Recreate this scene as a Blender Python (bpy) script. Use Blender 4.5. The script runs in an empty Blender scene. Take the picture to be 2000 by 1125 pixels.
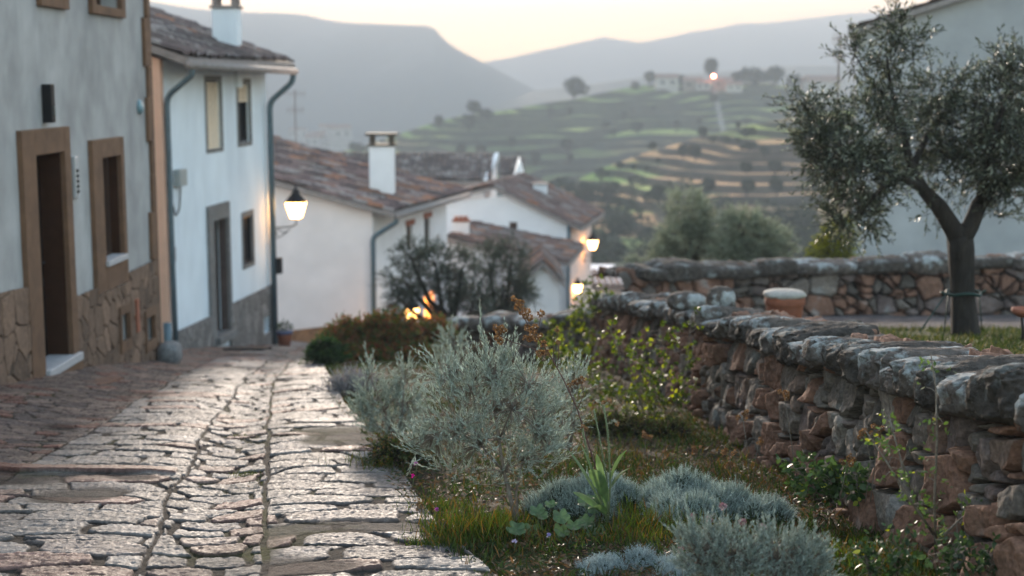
import bpy, math, random
import numpy as np
from mathutils import Vector, Matrix
random.seed(5); rng = np.random.default_rng(7)
R = math.radians
S = bpy.context.scene
# ------------------------------------------------------------------ camera
FPX = 2778.0; PITCH = math.atan(402.5 / FPX)
cam = bpy.data.cameras.new('camera'); co = bpy.data.objects.new('camera', cam); S.collection.objects.link(co)
cam.sensor_width = 36; cam.lens = 36 * FPX / 2000
co.location = (0, 0, 0); co.rotation_euler = (R(90) - PITCH, 0, 0)
cam.clip_start = 0.1; cam.clip_end = 20000
cam.dof.use_dof = True; cam.dof.focus_distance = 6.45; cam.dof.aperture_fstop = 2.1; cam.dof.aperture_blades = 0
S.camera = co
# ------------------------------------------------------------------ world, sun, exposure
SUN_EL, SUN_AZ = 5.0, -6.0
W = bpy.data.worlds.new('World'); S.world = W; W.use_nodes = True
wn = W.node_tree.nodes; wl = W.node_tree.links
sky = wn.new('ShaderNodeTexSky'); sky.sky_type = 'NISHITA'; sky.sun_disc = False
sky.sun_elevation = R(SUN_EL); sky.sun_rotation = R(SUN_AZ); sky.air_density = 1.0; sky.dust_density = 1.8; sky.ozone_density = 2.0
tint = wn.new('ShaderNodeMix'); tint.data_type = 'RGBA'; tint.blend_type = 'MULTIPLY'; tint.inputs[0].default_value = 1; tint.inputs[7].default_value = (1.0, .86, .79, 1)
vm = []
for op, a, b in (('MULTIPLY', sky.outputs[0], (.125, .162, .225)), ('ADD', None, (1, 1, 1)), ('DIVIDE', sky.outputs[0], None)):     # a softer, mistier glow round the low sun
    v = wn.new('ShaderNodeVectorMath'); v.operation = op; wl.new(a if a else vm[-1].outputs[0], v.inputs[0])
    if b: v.inputs[1].default_value = b
    else: wl.new(vm[-1].outputs[0], v.inputs[1])
    vm.append(v)
wl.new(vm[-1].outputs[0], tint.inputs[6]); wl.new(tint.outputs[2], wn['Background'].inputs[0]); wn['Background'].inputs[1].default_value = 0.15
sl = bpy.data.lights.new('sun', 'SUN'); sl.energy = 2.6; sl.angle = R(3); sl.color = (1.0, 0.86, 0.72)
so = bpy.data.objects.new('sun', sl); S.collection.objects.link(so)
_d = Vector((math.sin(R(SUN_AZ)) * math.cos(R(SUN_EL)), math.cos(R(SUN_AZ)) * math.cos(R(SUN_EL)), math.sin(R(SUN_EL))))
so.rotation_euler = _d.to_track_quat('Z', 'Y').to_euler(); so.location = (0, 0, 60)
S.view_settings.view_transform = 'Standard'; S.view_settings.look = 'None'
S.view_settings.exposure = 3.72; S.view_settings.gamma = 1
S.cycles.use_denoising = True; S.cycles.volume_bounces = 2; S.cycles.max_bounces = 8; S.cycles.transparent_max_bounces = 16
S.cycles.sample_clamp_indirect = 4

# ------------------------------------------------------------------ projection helpers
CP, SP = math.cos(PITCH), math.sin(PITCH)
def ray(px, py):
    x = (px - 1000) / FPX; y = -(py - 562.5) / FPX
    return Vector((x, CP + y * SP, -SP + y * CP))
def P(px, py, Y):
    r = ray(px, py); return r * (Y / r.y)
def zy(py, Y): return P(1000, py, Y).z
def wp(px, py, A, u):
    """ray through (px,py) meets the vertical plane through A along u -> (s along u, z)"""
    r = ray(px, py); n = (u[1], -u[0])
    t = (A[0] * n[0] + A[1] * n[1]) / (r.x * n[0] + r.y * n[1])
    p = r * t
    return (p.x - A[0]) * u[0] + (p.y - A[1]) * u[1], p.z
def lerp(a, b, t): return a + (b - a) * t
def interp(x, pts): return np.interp(x, [p[0] for p in pts], [p[1] for p in pts])

# ------------------------------------------------------------------ noise
def _h(ix, iy, iz, k=0):
    n = (ix.astype(np.int64) * 374761393 + iy.astype(np.int64) * 668265263 + iz.astype(np.int64) * 2147483647 + k * 974634777) & 0xffffffff
    n = ((n ^ (n >> 13)) * 1274126177) & 0xffffffff
    n = ((n ^ (n >> 16)) * 2246822519) & 0xffffffff
    return ((n ^ (n >> 15)) & 0xffffff) / float(0xffffff)
def vnoise(x, y, z=0.0, k=0):
    x, y, z = np.broadcast_arrays(np.asarray(x, float), np.asarray(y, float), np.asarray(z, float))
    ix, iy, iz = np.floor(x), np.floor(y), np.floor(z)
    fx, fy, fz = x - ix, y - iy, z - iz
    fx, fy, fz = [f * f * (3 - 2 * f) for f in (fx, fy, fz)]
    ix, iy, iz = ix.astype(np.int64), iy.astype(np.int64), iz.astype(np.int64)
    r = 0
    for a in (0, 1):
        for b in (0, 1):
            for c in (0, 1):
                w = (fx if a else 1 - fx) * (fy if b else 1 - fy) * (fz if c else 1 - fz)
                r = r + w * _h(ix + a, iy + b, iz + c, k)
    return r * 2 - 1
def fbm(x, y, z=0.0, o=4, k=0, g=0.5):
    r = 0; a = 1; s = 0
    x, y, z = np.asarray(x, float), np.asarray(y, float), np.asarray(z, float)
    for i in range(o):
        r = r + a * vnoise(x, y, z, k + i); s += a; a *= g; x = x * 2.03 + 5.1; y = y * 2.03 + 1.7; z = z * 2.03 + 3.3
    return r / s
def sstep(a, b, x):
    t = np.clip((np.asarray(x, float) - a) / (b - a), 0, 1); return t * t * (3 - 2 * t)
def cells(u, v, jit=0.42, k=0, rows=False):
    """irregular cell pattern: returns F1, border distance, id hash, centre offset (du,dv)"""
    iu, iv = np.floor(u), np.floor(v)
    f1 = np.full(u.shape, 9.0); f2 = np.full(u.shape, 9.0)
    ids = np.zeros(u.shape); cu = np.zeros(u.shape); cv = np.zeros(u.shape)
    for b in (-1, 0, 1):
        for a in (-2, -1, 0, 1, 2):
            ju = (iu + a).astype(np.int64); jv = (iv + b).astype(np.int64)
            z = np.zeros_like(ju)
            off = 0.5 * (jv % 2) if rows else 0
            pu = ju + 0.5 + off + jit * (2 * _h(ju, jv, z, k + 1) - 1)
            pv = jv + 0.5 + jit * (0.45 if rows else 1) * (2 * _h(ju, jv, z, k + 2) - 1)
            du, dv = u - pu, v - pv
            d = np.sqrt(du * du + dv * dv) * 0.55 + np.maximum(abs(du), abs(dv)) * 0.45
            d = d - 0.13 * _h(ju, jv, z, k + 4)
            near = d < f1
            f2 = np.where(near, f1, np.minimum(f2, d))
            ids = np.where(near, _h(ju, jv, z, k + 3), ids)
            cu = np.where(near, du, cu); cv = np.where(near, dv, cv)
            f1 = np.where(near, d, f1)
    return f1, f2 - f1, ids, cu, cv

# ------------------------------------------------------------------ mesh helpers
def link(name, me, mat=None, parent=None):
    o = bpy.data.objects.new(name, me); S.collection.objects.link(o)
    if mat: me.materials.append(mat)
    if parent: o.parent = parent
    return o
def np_mesh(name, V, Q, mat=None, parent=None, col=None, smooth=False):
    """V (n,3), Q (m,k) faces of equal size"""
    V = np.asarray(V, np.float32); Q = np.asarray(Q, np.int32); k = Q.shape[1]
    me = bpy.data.meshes.new(name)
    me.vertices.add(len(V)); me.vertices.foreach_set('co', V.ravel())
    me.loops.add(Q.size); me.loops.foreach_set('vertex_index', Q.ravel())
    me.polygons.add(len(Q)); me.polygons.foreach_set('loop_start', np.arange(0, Q.size, k, dtype=np.int32))
    me.polygons.foreach_set('loop_total', np.full(len(Q), k, np.int32))
    me.polygons.foreach_set('use_smooth', np.full(len(Q), bool(smooth)))
    me.update(calc_edges=True)
    if col is not None:
        c = np.ones((len(V), 4), np.float32); c[:, :col.shape[1]] = col
        a = me.color_attributes.new('Col', 'FLOAT_COLOR', 'POINT'); a.data.foreach_set('color', c.ravel())
    return link(name, me, mat, parent)
def grid(name, X, Y, Z, mat=None, parent=None, col=None, smooth=True, keep=None):
    n, m = X.shape
    V = np.stack([X, Y, Z], -1).reshape(-1, 3)
    i = np.arange(n * m).reshape(n, m)
    Q = np.stack([i[:-1, :-1], i[:-1, 1:], i[1:, 1:], i[1:, :-1]], -1).reshape(-1, 4)
    if keep is not None: Q = Q[keep[:-1, :-1].ravel()]
    return np_mesh(name, V, Q, mat, parent, None if col is None else col.reshape(-1, col.shape[-1]), smooth)
class MB:
    """collects simple solids, built into ONE mesh"""
    def __init__(s): s.v = []; s.f = []
    def add(s, vs, fs):
        b = len(s.v); s.v += [tuple(v) for v in vs]; s.f += [tuple(b + i for i in f) for f in fs]; return s
    def hexa(s, p):   # 8 points: bottom 4, top 4
        return s.add(p, [(3, 2, 1, 0), (4, 5, 6, 7), (0, 1, 5, 4), (1, 2, 6, 5), (2, 3, 7, 6), (3, 0, 4, 7)])
    def box(s, x0, y0, z0, x1, y1, z1, M=None):
        p = [Vector(q) for q in ((x0, y0, z0), (x1, y0, z0), (x1, y1, z0), (x0, y1, z0), (x0, y0, z1), (x1, y0, z1), (x1, y1, z1), (x0, y1, z1))]
        if M: p = [M @ q for q in p]
        return s.hexa(p)
    def tube(s, pts, rad, n=8, cap=True, rough=0.0):
        pts = [Vector(p) for p in pts]; rad = rad if isinstance(rad, (list, tuple)) else [rad] * len(pts)
        b = len(s.v); prev = None
        for i, p in enumerate(pts):
            t = (pts[min(i + 1, len(pts) - 1)] - pts[max(i - 1, 0)])
            if t.length < 1e-9: t = Vector((0, 0, 1))
            t.normalize()
            if prev is None: a = t.orthogonal().normalized()
            else: a = (prev - t * prev.dot(t)); a = a.normalized() if a.length > 1e-6 else t.orthogonal().normalized()
            prev = a; c = t.cross(a)
            for k in range(n):
                w = 2 * math.pi * k / n; rr = rad[i] * (1 + rough * (random.random() - .5))
                s.v.append(tuple(p + (a * math.cos(w) + c * math.sin(w)) * rr))
        for i in range(len(pts) - 1):
            for k in range(n):
                k2 = (k + 1) % n
                s.f.append((b + i * n + k, b + i * n + k2, b + (i + 1) * n + k2, b + (i + 1) * n + k))
        if cap:
            s.f.append(tuple(b + k for k in reversed(range(n)))); s.f.append(tuple(b + (len(pts) - 1) * n + k for k in range(n)))
        return s
    def lathe(s, c, prof, n=16, M=None):
        b = len(s.v)
        for (r, z) in prof:
            for k in range(n):
                w = 2 * math.pi * k / n; q = Vector((r * math.cos(w), r * math.sin(w), z))
                if M: q = M @ q
                s.v.append(tuple(q + Vector(c)))
        for i in range(len(prof) - 1):
            for k in range(n):
                k2 = (k + 1) % n; s.f.append((b + i * n + k, b + i * n + k2, b + (i + 1) * n + k2, b + (i + 1) * n + k))
        s.f.append(tuple(b + k for k in reversed(range(n)))); s.f.append(tuple(b + (len(prof) - 1) * n + k for k in range(n)))
        return s
    def build(s, name, mat, parent=None, smooth=False, bevel=0):
        me = bpy.data.meshes.new(name); me.from_pydata(s.v, [], s.f); me.update()
        if smooth: me.polygons.foreach_set('use_smooth', [True] * len(me.polygons))
        o = link(name, me, mat, parent)
        if bevel:
            m = o.modifiers.new('b', 'BEVEL'); m.width = bevel; m.segments = 2; m.limit_method = 'ANGLE'
        return o
def thing(name, label, cat, group=None, loc=(0, 0, 0)):
    o = bpy.data.objects.new(name, None); S.collection.objects.link(o); o.location = loc; o.empty_display_size = .1
    return tag(o, label, cat, group)
def tag(o, label=None, cat=None, group=None, kind=None):
    if label: o['label'] = label
    if cat: o['category'] = cat
    if group: o['group'] = group
    if kind: o['kind'] = kind
    return o
def struct(o): o['kind'] = 'structure'; return o
def copy_tree(o, loc, rz=0, sc=1.0, label=None):
    c = o.copy(); S.collection.objects.link(c); c.location = loc; c.rotation_euler = (0, 0, rz); c.scale = (sc,) * 3
    if label: c['label'] = label
    for ch in list(o.children):
        d = ch.copy(); S.collection.objects.link(d); d.parent = c
    return c

# ------------------------------------------------------------------ materials
ALBEDO = {'worn_cobbles': .6, 'garden_soil': .7, 'wall_stone': .82, 'lichened_cap_stone': .85, 'dark_cap_stone': .8, 'flagstone_cladding': .78, 'weathered_roof_tiles': .78, 'olive_leaves': .7, 'olive_bark': .7, 'leaves': .75, 'grass_blades': .7, 'felted_silver_leaves': .82,
    'weathered_grey_render': .80, 'whitewash_of_the_near_gable': .78, 'brown_sandstone': .72, 'dark_brown_reveal': .6, 'lamp_warmed_peach_render': .92, 'far_land': .7, 'terraced_land': 1.1, 'distant_foliage': .65, 'grey_stone_trim': .8}     # colour gains tuned against the raised exposure, one factor a material
def mat(name, base=(.5, .5, .5), rough=.8, vary=0.0, vscale=4.0, base2=None, bump=0.0, bscale=30.0, attr=False, metal=0.0,
        spec=0.5, trans=0.0, emit=None, estr=0.0, vstretch=None, sharp=None, rvary=0.0, sheen=0.0, bdist=0.02):
    m = bpy.data.materials.new(name); m.use_nodes = True; nt = m.node_tree; N = nt.nodes; L = nt.links
    b = N['Principled BSDF']; out = N['Material Output']
    b.inputs['Roughness'].default_value = rough; b.inputs['Metallic'].default_value = metal
    b.inputs['Specular IOR Level'].default_value = spec
    if sheen: b.inputs['Sheen Weight'].default_value = sheen
    tc = N.new('ShaderNodeTexCoord'); vec = tc.outputs['Object']
    mp = N.new('ShaderNodeMapping'); L.new(vec, mp.inputs[0])
    if vstretch: mp.inputs['Scale'].default_value = vstretch
    if attr:
        a = N.new('ShaderNodeVertexColor'); a.layer_name = 'Col'; cur = a.outputs[0]
    else:
        r = N.new('ShaderNodeRGB'); r.outputs[0].default_value = (*base, 1); cur = r.outputs[0]
    if base2 is not None or vary:
        n = N.new('ShaderNodeTexNoise'); n.inputs['Scale'].default_value = vscale; n.inputs['Detail'].default_value = 6; n.inputs['Roughness'].default_value = .62
        L.new(mp.outputs[0], n.inputs['Vector'])
        if base2 is not None:
            mr = N.new('ShaderNodeMapRange'); lo, hi = sharp or (.35, .65); mr.inputs[1].default_value = lo; mr.inputs[2].default_value = hi
            L.new(n.outputs[0], mr.inputs[0])
            mx = N.new('ShaderNodeMix'); mx.data_type = 'RGBA'; L.new(mr.outputs[0], mx.inputs[0]); L.new(cur, mx.inputs[6]); mx.inputs[7].default_value = (*base2, 1); cur = mx.outputs[2]
        if vary:
            n2 = N.new('ShaderNodeTexNoise'); n2.inputs['Scale'].default_value = vscale * 3.1; n2.inputs['Detail'].default_value = 5; L.new(mp.outputs[0], n2.inputs['Vector'])
            mr = N.new('ShaderNodeMapRange'); mr.inputs[1].default_value = .3; mr.inputs[2].default_value = .7; mr.inputs[3].default_value = 1 - vary; mr.inputs[4].default_value = 1 + vary; L.new(n2.outputs[0], mr.inputs[0])
            hs = N.new('ShaderNodeHueSaturation'); L.new(cur, hs.inputs['Color']); L.new(mr.outputs[0], hs.inputs['Value']); cur = hs.outputs[0]
    if name in ALBEDO:
        hs = N.new('ShaderNodeHueSaturation'); hs.inputs['Value'].default_value = ALBEDO[name]; hs.inputs['Saturation'].default_value = 1.06; L.new(cur, hs.inputs['Color']); cur = hs.outputs[0]
    L.new(cur, b.inputs['Base Color'])
    if rvary:
        n3 = N.new('ShaderNodeTexNoise'); n3.inputs['Scale'].default_value = vscale * 5; n3.inputs['Detail'].default_value = 4; L.new(mp.outputs[0], n3.inputs['Vector'])
        mr = N.new('ShaderNodeMapRange'); mr.inputs[1].default_value = .3; mr.inputs[2].default_value = .7; mr.inputs[3].default_value = max(.05, rough - rvary); mr.inputs[4].default_value = min(1, rough + rvary); L.new(n3.outputs[0], mr.inputs[0]); L.new(mr.outputs[0], b.inputs['Roughness'])
    if bump:
        n4 = N.new('ShaderNodeTexNoise'); n4.inputs['Scale'].default_value = bscale; n4.inputs['Detail'].default_value = 8; n4.inputs['Roughness'].default_value = .65; L.new(mp.outputs[0], n4.inputs['Vector'])
        bp = N.new('ShaderNodeBump'); bp.inputs['Strength'].default_value = bump; bp.inputs['Distance'].default_value = bdist; L.new(n4.outputs[0], bp.inputs['Height']); L.new(bp.outputs[0], b.inputs['Normal'])
    if emit:
        b.inputs['Emission Color'].default_value = (*emit, 1); b.inputs['Emission Strength'].default_value = estr
    if trans:
        t = N.new('ShaderNodeBsdfTranslucent'); hs = N.new('ShaderNodeHueSaturation'); hs.inputs['Saturation'].default_value = 1.15; hs.inputs['Value'].default_value = 1.6; L.new(cur, hs.inputs['Color']); L.new(hs.outputs[0], t.inputs[0])
        ms = N.new('ShaderNodeMixShader'); ms.inputs[0].default_value = trans; L.new(b.outputs[0], ms.inputs[1]); L.new(t.outputs[0], ms.inputs[2]); L.new(ms.outputs[0], out.inputs[0])
    return m
# ------------------------------------------------------------------ far land
M_land = mat('far_land', attr=True, rough=.95, vary=.35, vscale=.02, spec=.1)
M_hill = mat('terraced_land', attr=True, rough=.95, vary=.3, vscale=.12, spec=.1)
def skypatch(name, px0, px1, crest, bottom, dc, db, nx, ny, ridge=0, rsc=1, terr=0, col=None, m=None, back=60, tfun=None):
    """hill face: built by its skyline and foot, each at its own real distance, plus its far side"""
    px = np.linspace(px0, px1, nx)[:, None]; t = np.linspace(0, 1, ny)[None, :]
    yc = interp(px, crest); yb = interp(px, bottom)
    dC = interp(px, dc); dB = interp(px, db)
    Y = dB + (dC - dB) * t
    y = yb + (yc - yb) * (t ** 0.9)
    x = (px - 1000) / FPX; yy = -(y - 562.5) / FPX
    Yc = CP + yy * SP
    X = x / Yc * Y; Z = (-SP + yy * CP) / Yc * Y
    w = np.sin(t * math.pi) ** .7
    if ridge:
        nn = fbm(X * rsc, Y * rsc * .6, 0, 5); nn = nn + .8 * (1 - 2 * abs(fbm(X * rsc * .8 + 9, Y * rsc * .3, 3, 4)))
        Z = Z + ridge * w * nn
    fr = np.zeros_like(Z)
    if terr:
        Zw = Z + terr * (1.8 * fbm(X * .02, Y * .02, 1, 2) + .5 * fbm(X * .09, Y * .07, 5, 2))
        q = Zw / terr; fr = q - np.floor(q); Zq = (np.floor(q) + sstep(.62, .95, fr)) * terr
        Z = lerp(Z, Z + (Zq - Zw), sstep(0, .04, t) * sstep(1.0, .97, t))
    # far side
    kb = 14; bx = X[:, -1:]; by = Y[:, -1:]; bz = Z[:, -1:]
    s = np.linspace(0, 1, kb + 1)[None, 1:]
    X2 = bx * (1 + .0 * s); Y2 = by + s * back * 3; Z2 = bz - back * 1.4 * s ** 1.5
    C = col(X, Y, Z, fr, px, t)
    C2 = np.repeat(C[:, -1:, :], kb, 1)
    q = np.linspace(1, 0, 7)[None, :-1]; zf = np.minimum(Z[:, :1], -90.)      # the foot runs on down into the valley
    X3 = X[:, :1] * (1 - .25 * q); Y3 = Y[:, :1] * (1 - .25 * q); Z3 = lerp(Z[:, :1], zf, q); C3 = np.repeat(C[:, :1, :], 6, 1)
    return struct(grid(name, np.hstack([X3, X, X2]), np.hstack([Y3, Y, Y2]), np.hstack([Z3, Z, Z2]), m, None, np.concatenate([C3, C, C2], 1)))
def colmix(a, b, t): return np.asarray(a) * (1 - t[..., None]) + np.asarray(b) * t[..., None]

CREST_MESA = [(-300, 5), (200, -8), (300, 3), (360, 14), (420, 22), (480, 24), (560, 26), (600, 30), (640, 40), (680, 45), (760, 48), (830, 50), (850, 56), (870, 80), (900, 100), (960, 130), (1000, 152), (1050, 178), (1090, 195), (1130, 215), (1300, 240), (1800, 270)]
def c_mesa(X, Y, Z, fr, px, t):
    n = fbm(X * .008, Y * .008, 0, 5); return colmix((.045, .065, .055), (.16, .16, .14), sstep(-.1, .5, n))
skypatch('mesa_mountain', -300, 1800, CREST_MESA, [(-300, 330), (1800, 330)], [(-300, 1900), (600, 1850), (1100, 1500), (1800, 1500)], [(-300, 1500), (600, 1450), (1800, 1100)], 300, 110, 22, .006, 0, c_mesa, M_land, 40)
CREST_FAR = [(-300, 60), (900, 130), (1000, 112), (1050, 100), (1110, 88), (1180, 72), (1215, 78), (1250, 84), (1310, 72), (1350, 62), (1400, 56), (1450, 45), (1490, 46), (1560, 38), (1600, 34), (1640, 28), (1700, 24), (1730, 30), (1800, 40), (2400, 60)]
skypatch('far_mountain', -300, 2400, CREST_FAR, [(-300, 330), (2400, 330)], [(-300, 2700), (2400, 2700)], [(-300, 2450), (2400, 2450)], 300, 70, 22, .004, 0, c_mesa, M_land, 40)
CREST_MID = [(900, 230), (1040, 178), (1150, 165), (1260, 150), (1400, 140), (1560, 128), (1700, 130), (2300, 120)]
skypatch('misty_ridge', 900, 2300, CREST_MID, [(900, 330), (2300, 330)], [(900, 1300), (2300, 1300)], [(900, 700), (2300, 700)], 120, 40, 10, .008, 0, c_mesa, M_land, 40)

def c_terr(X, Y, Z, fr, px, t):
    n = fbm(X * .03, Y * .03, 0, 4); n2 = fbm(X * .009 + 7, Y * .012, 4, 3); n3 = vnoise(X * .02, Y * .03, np.floor(Z / 2.0) * 3.3)
    c = colmix((.14, .20, .07), (.34, .38, .13), sstep(-.2, .5, n))
    c = colmix(c, (.42, .28, .14), sstep(.3, .5, n3) * .7)
    c = colmix(c, (.035, .06, .03), sstep(.15, .4, n2) * .8)
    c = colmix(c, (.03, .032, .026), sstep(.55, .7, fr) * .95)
    c = colmix(c, (.22, .215, .2), sstep(6, 3, abs(px - 1393 - (1 - t) * 60)) * sstep(.45, .6, t))
    return c
CREST_HILL = [(300, 480), (420, 380), (480, 345), (560, 322), (640, 303), (700, 288), (760, 268), (850, 238), (900, 226), (1000, 213), (1080, 199), (1120, 194), (1170, 182), (1240, 168), (1300, 162), (1500, 162), (1600, 178), (1700, 195), (2200, 205)]
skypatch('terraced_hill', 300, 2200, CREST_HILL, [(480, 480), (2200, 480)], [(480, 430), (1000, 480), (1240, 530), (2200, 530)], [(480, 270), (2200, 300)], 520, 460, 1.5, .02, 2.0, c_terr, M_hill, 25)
def c_spur(X, Y, Z, fr, px, t):
    n = fbm(X * .05, Y * .05, 0, 4); n3 = vnoise(X * .03, Y * .05, np.floor(Z / 1.3) * 3.3); n4 = vnoise(X * .025 + 4, Y * .04, np.floor(Z / 1.3) * 5.1)
    c = colmix((.18, .25, .08), (.40, .42, .14), sstep(-.2, .4, n))
    c = colmix(c, (.60, .33, .19), sstep(-.05, .15, n3) * .85)
    c = colmix(c, (.05, .06, .04), sstep(.1, .3, n4) * .7)
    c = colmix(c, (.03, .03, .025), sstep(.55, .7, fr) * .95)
    rock = sstep(.0, .3, fbm(X * .03 + 3, Y * .03, 2, 4)) * sstep(.55, .35, t + 0 * X)
    c = colmix(c, (.30, .30, .29), rock)
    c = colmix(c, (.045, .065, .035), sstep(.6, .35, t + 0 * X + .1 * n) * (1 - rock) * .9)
    return c
CREST_SPUR = [(760, 640), (800, 520), (860, 478), (900, 455), (950, 430), (1000, 412), (1060, 388), (1100, 362), (1180, 328), (1250, 302), (1350, 272), (1450, 248), (1550, 228), (1650, 215), (2200, 200)]
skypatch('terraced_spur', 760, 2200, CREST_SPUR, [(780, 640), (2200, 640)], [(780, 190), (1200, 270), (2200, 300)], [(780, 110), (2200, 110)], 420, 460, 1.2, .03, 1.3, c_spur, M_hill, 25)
# the valley and the land under everything, one sheet to the horizon
gx = np.concatenate([-np.geomspace(4000, 60, 30), np.linspace(-50, 50, 21), np.geomspace(60, 4000, 30)])
gy = np.concatenate([-np.geomspace(3000, 20, 14), np.linspace(-10, 100, 30), np.geomspace(110, 5200, 60)])
GX, GY = np.meshgrid(gx, gy, indexing='ij')
GZ = -(1.25 + .125 * GY) - .9 - .035 * np.maximum(GY - 15, 0) - .12 * np.maximum(GY - 31, 0)
GZ = np.where(GY < 0, -2.15 - .05 * GY * 0, GZ)
GZ = np.maximum(GZ, -78 + 3 * fbm(GX * .004, GY * .004, 0, 3))
C = colmix((.05, .07, .035), (.13, .13, .08), sstep(-.3, .4, fbm(GX * .01, GY * .01, 5, 3)))
struct(grid('ground', GX, GY, GZ, M_land, None, C))
# haze
def haze():
    mb = MB().box(-2300, -150, -86, 2300, 3000, 148); m = bpy.data.materials.new('haze'); m.use_nodes = True
    nt = m.node_tree; nt.nodes.remove(nt.nodes['Principled BSDF']); v = nt.nodes.new('ShaderNodeVolumePrincipled')
    v.inputs['Color'].default_value = (.45, .485, .54, 1); v.inputs['Density'].default_value = HAZE; v.inputs['Anisotropy'].default_value = 0.0
    nt.links.new(v.outputs[0], nt.nodes['Material Output'].inputs['Volume'])
    o = mb.build('haze', m); o['kind'] = 'stuff'
HAZE = .00105
haze()
# ------------------------------------------------------------------ street, garden soil, terrace
def zs(Y): return -(1.25 + .125 * Y) - .035 * np.maximum(Y - 15, 0) - .12 * np.maximum(Y - 31, 0)
def zt(Y): return -(.52 + .14 * Y)
RE = [(2, .6), (5.4, -.14), (6.5, -.42), (8, -.68), (10, -1.08), (12, -1.5), (16, -2.2), (20, -2.75), (28, -3.2), (40, -4.2)]     # right edge of the paving
JO = [(2, -.45), (5.6, -1.02), (8, -1.42), (10.5, -1.85), (14.7, -2.5), (20, -3.15), (28, -3.9), (40, -5)]                       # mossy joint
GU = [(2, -1.0), (5.6, -1.52), (7.4, -1.85), (10.5, -2.28), (14, -2.74), (20, -3.5), (28, -4.2), (40, -5.3)]                   # left side of the gutter
LE = [(2, -2.4), (8, -2.88), (10.5, -3.1), (14, -3.45), (20, -4.2), (28, -4.9), (40, -6)]                                       # edge of the small brown cobbles
Yr = np.geomspace(3.2, 34, 1150); s = np.linspace(0, 1, 760)
YY, SS = np.meshgrid(Yr, s, indexing='ij')
re = interp(YY, RE); XX = lerp(-4.9 - .07 * np.maximum(YY - 18, 0) * 0 - .25 * (YY > 17.5), re + .06, SS)
jo, gu, le = interp(YY, JO), interp(YY, GU), interp(YY, LE)
wob = .035 * fbm(XX * 3, YY * 3, 0, 3)
xr = XX - jo + wob * .5; yb = YY + .05 * fbm(XX * 1.5, YY * 1.5, 7, 3) + wob
def band(u0, su, sv, k):
    u = (XX - u0 + wob) / su; v = yb / sv
    return cells(u, v, .40, k, rows=True)
bC = band(jo, .56, .27, 10); bB = band(gu, .27, .21, 20); bA = band(le, .50, .25, 30); bL = band(-5, .22, .16, 40)
selC = XX > jo; selB = (XX > gu) & ~selC; selA = (XX > le) & ~selC & ~selB
pick = lambda i: np.where(selC, bC[i], np.where(selB, bB[i], np.where(selA, bA[i], bL[i])))
bd, ids = pick(1), pick(2); cu, cv = pick(3), pick(4)
wj = .035 * fbm(XX * 5, YY * 2.2, 33, 4)
jd = np.minimum(np.minimum(abs(XX - jo + wj) * 1.7, abs(XX - gu + wj * 1.5) * 1.9), abs(XX - le + wj) * 1.8)
gap = .03 + .085 * sstep(-.1, .5, fbm(XX * 1.3, YY * 1.3, 9, 3)) + np.where(selB, .05, 0)
edge = np.minimum(bd + .045 * fbm(XX * 18, YY * 18, 3, 3), (jd - .010) * 9)
st = sstep(gap, gap + .04, edge)
# worn-off patches of mortar
patch = sstep(.36, .5, fbm(XX * .9 + 4, YY * 1.1, 21, 3)) * np.where(selB, .25, .8); st = st * (1 - patch)
hgt = st * (.007 + .008 * ids + .006 * (cu * (ids - .5) * 2 + cv * (_h((ids * 9999).astype(np.int64), (ids * 777).astype(np.int64), (ids * 0).astype(np.int64)) - .5) * 3))
rip = (.6 * fbm(XX * 10, YY * 30, ids * 9, 4) + .7 * (1 - 2 * abs(fbm(XX * 22, YY * 40, ids * 5, 4))) - .35); hgt = hgt + st * .0075 * rip + .004 * fbm(XX * 45, YY * 60, 0, 3) * st + (1 - st) * .004 * fbm(XX * 30, YY * 30, 2, 3)
camber = -.05 * np.exp(-((XX - (gu + jo) / 2) / .3) ** 2) + .03 * fbm(XX * .6, YY * .5, 0, 3) + .10 * sstep(0, -1.2, XX - le)
ZZ = zs(YY) + camber + hgt
n = fbm(XX * 8, YY * 14, 4, 4)
c = colmix((.17, .162, .16), (.34, .31, .29), ids)
c = colmix(c, (.30, .17, .14), sstep(.80, .88, ids) * .9)
c = colmix(c, (.13, .13, .145), sstep(.28, .18, ids) * .75)
c = c * (1 + .55 * n[..., None]) * (.75 + .5 * _h((ids * 5557).astype(np.int64), (ids * 77).astype(np.int64), (ids * 0).astype(np.int64)))[..., None]
slab = (abs(yb - 8.2) < .075) & (XX < gu - .03) & (XX > le - 1.4)     # one long reddish kerb slab lies across the left band
c = np.where(slab[..., None], np.asarray((.28, .15, .12)) * (1 + .3 * n[..., None]), c); ZZ = np.where(slab, zs(YY) + camber + .03 + .004 * rip, ZZ); st = np.where(slab, 1, st)
c = np.where((~selA & ~selB & ~selC)[..., None], c * np.asarray((.78, .62, .56)), c)
mort = colmix((.035, .031, .028), (.085, .074, .066), sstep(-.4, .4, fbm(XX * 5, YY * 5, 8, 4)))
mossy = sstep(.10, .02, abs(XX - jo + .03)) * sstep(-.02, .25, fbm(XX * 3, YY * 2.2, 12, 3)) + sstep(.2, .35, fbm(XX * 2.2, YY * 2.2, 15, 4)) * .5
mort = colmix(mort, (.07, .075, .025), np.clip(mossy, 0, 1))
C = (mort * (1 - st[..., None]) + c * st[..., None]) * np.asarray((.86, .86, .87))
C = np.concatenate([C, st[..., None]], -1)
M_street = mat('worn_cobbles', attr=True, rough=.74, vary=.32, vscale=11, bump=1.0, bscale=75, bdist=.010, rvary=.18, spec=.5)
_nt = M_street.node_tree; _b = _nt.nodes['Principled BSDF']; _l = _b.inputs['Roughness'].links[0].from_socket
_vc = [n for n in _nt.nodes if n.bl_idname == 'ShaderNodeVertexColor'][0]
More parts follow.
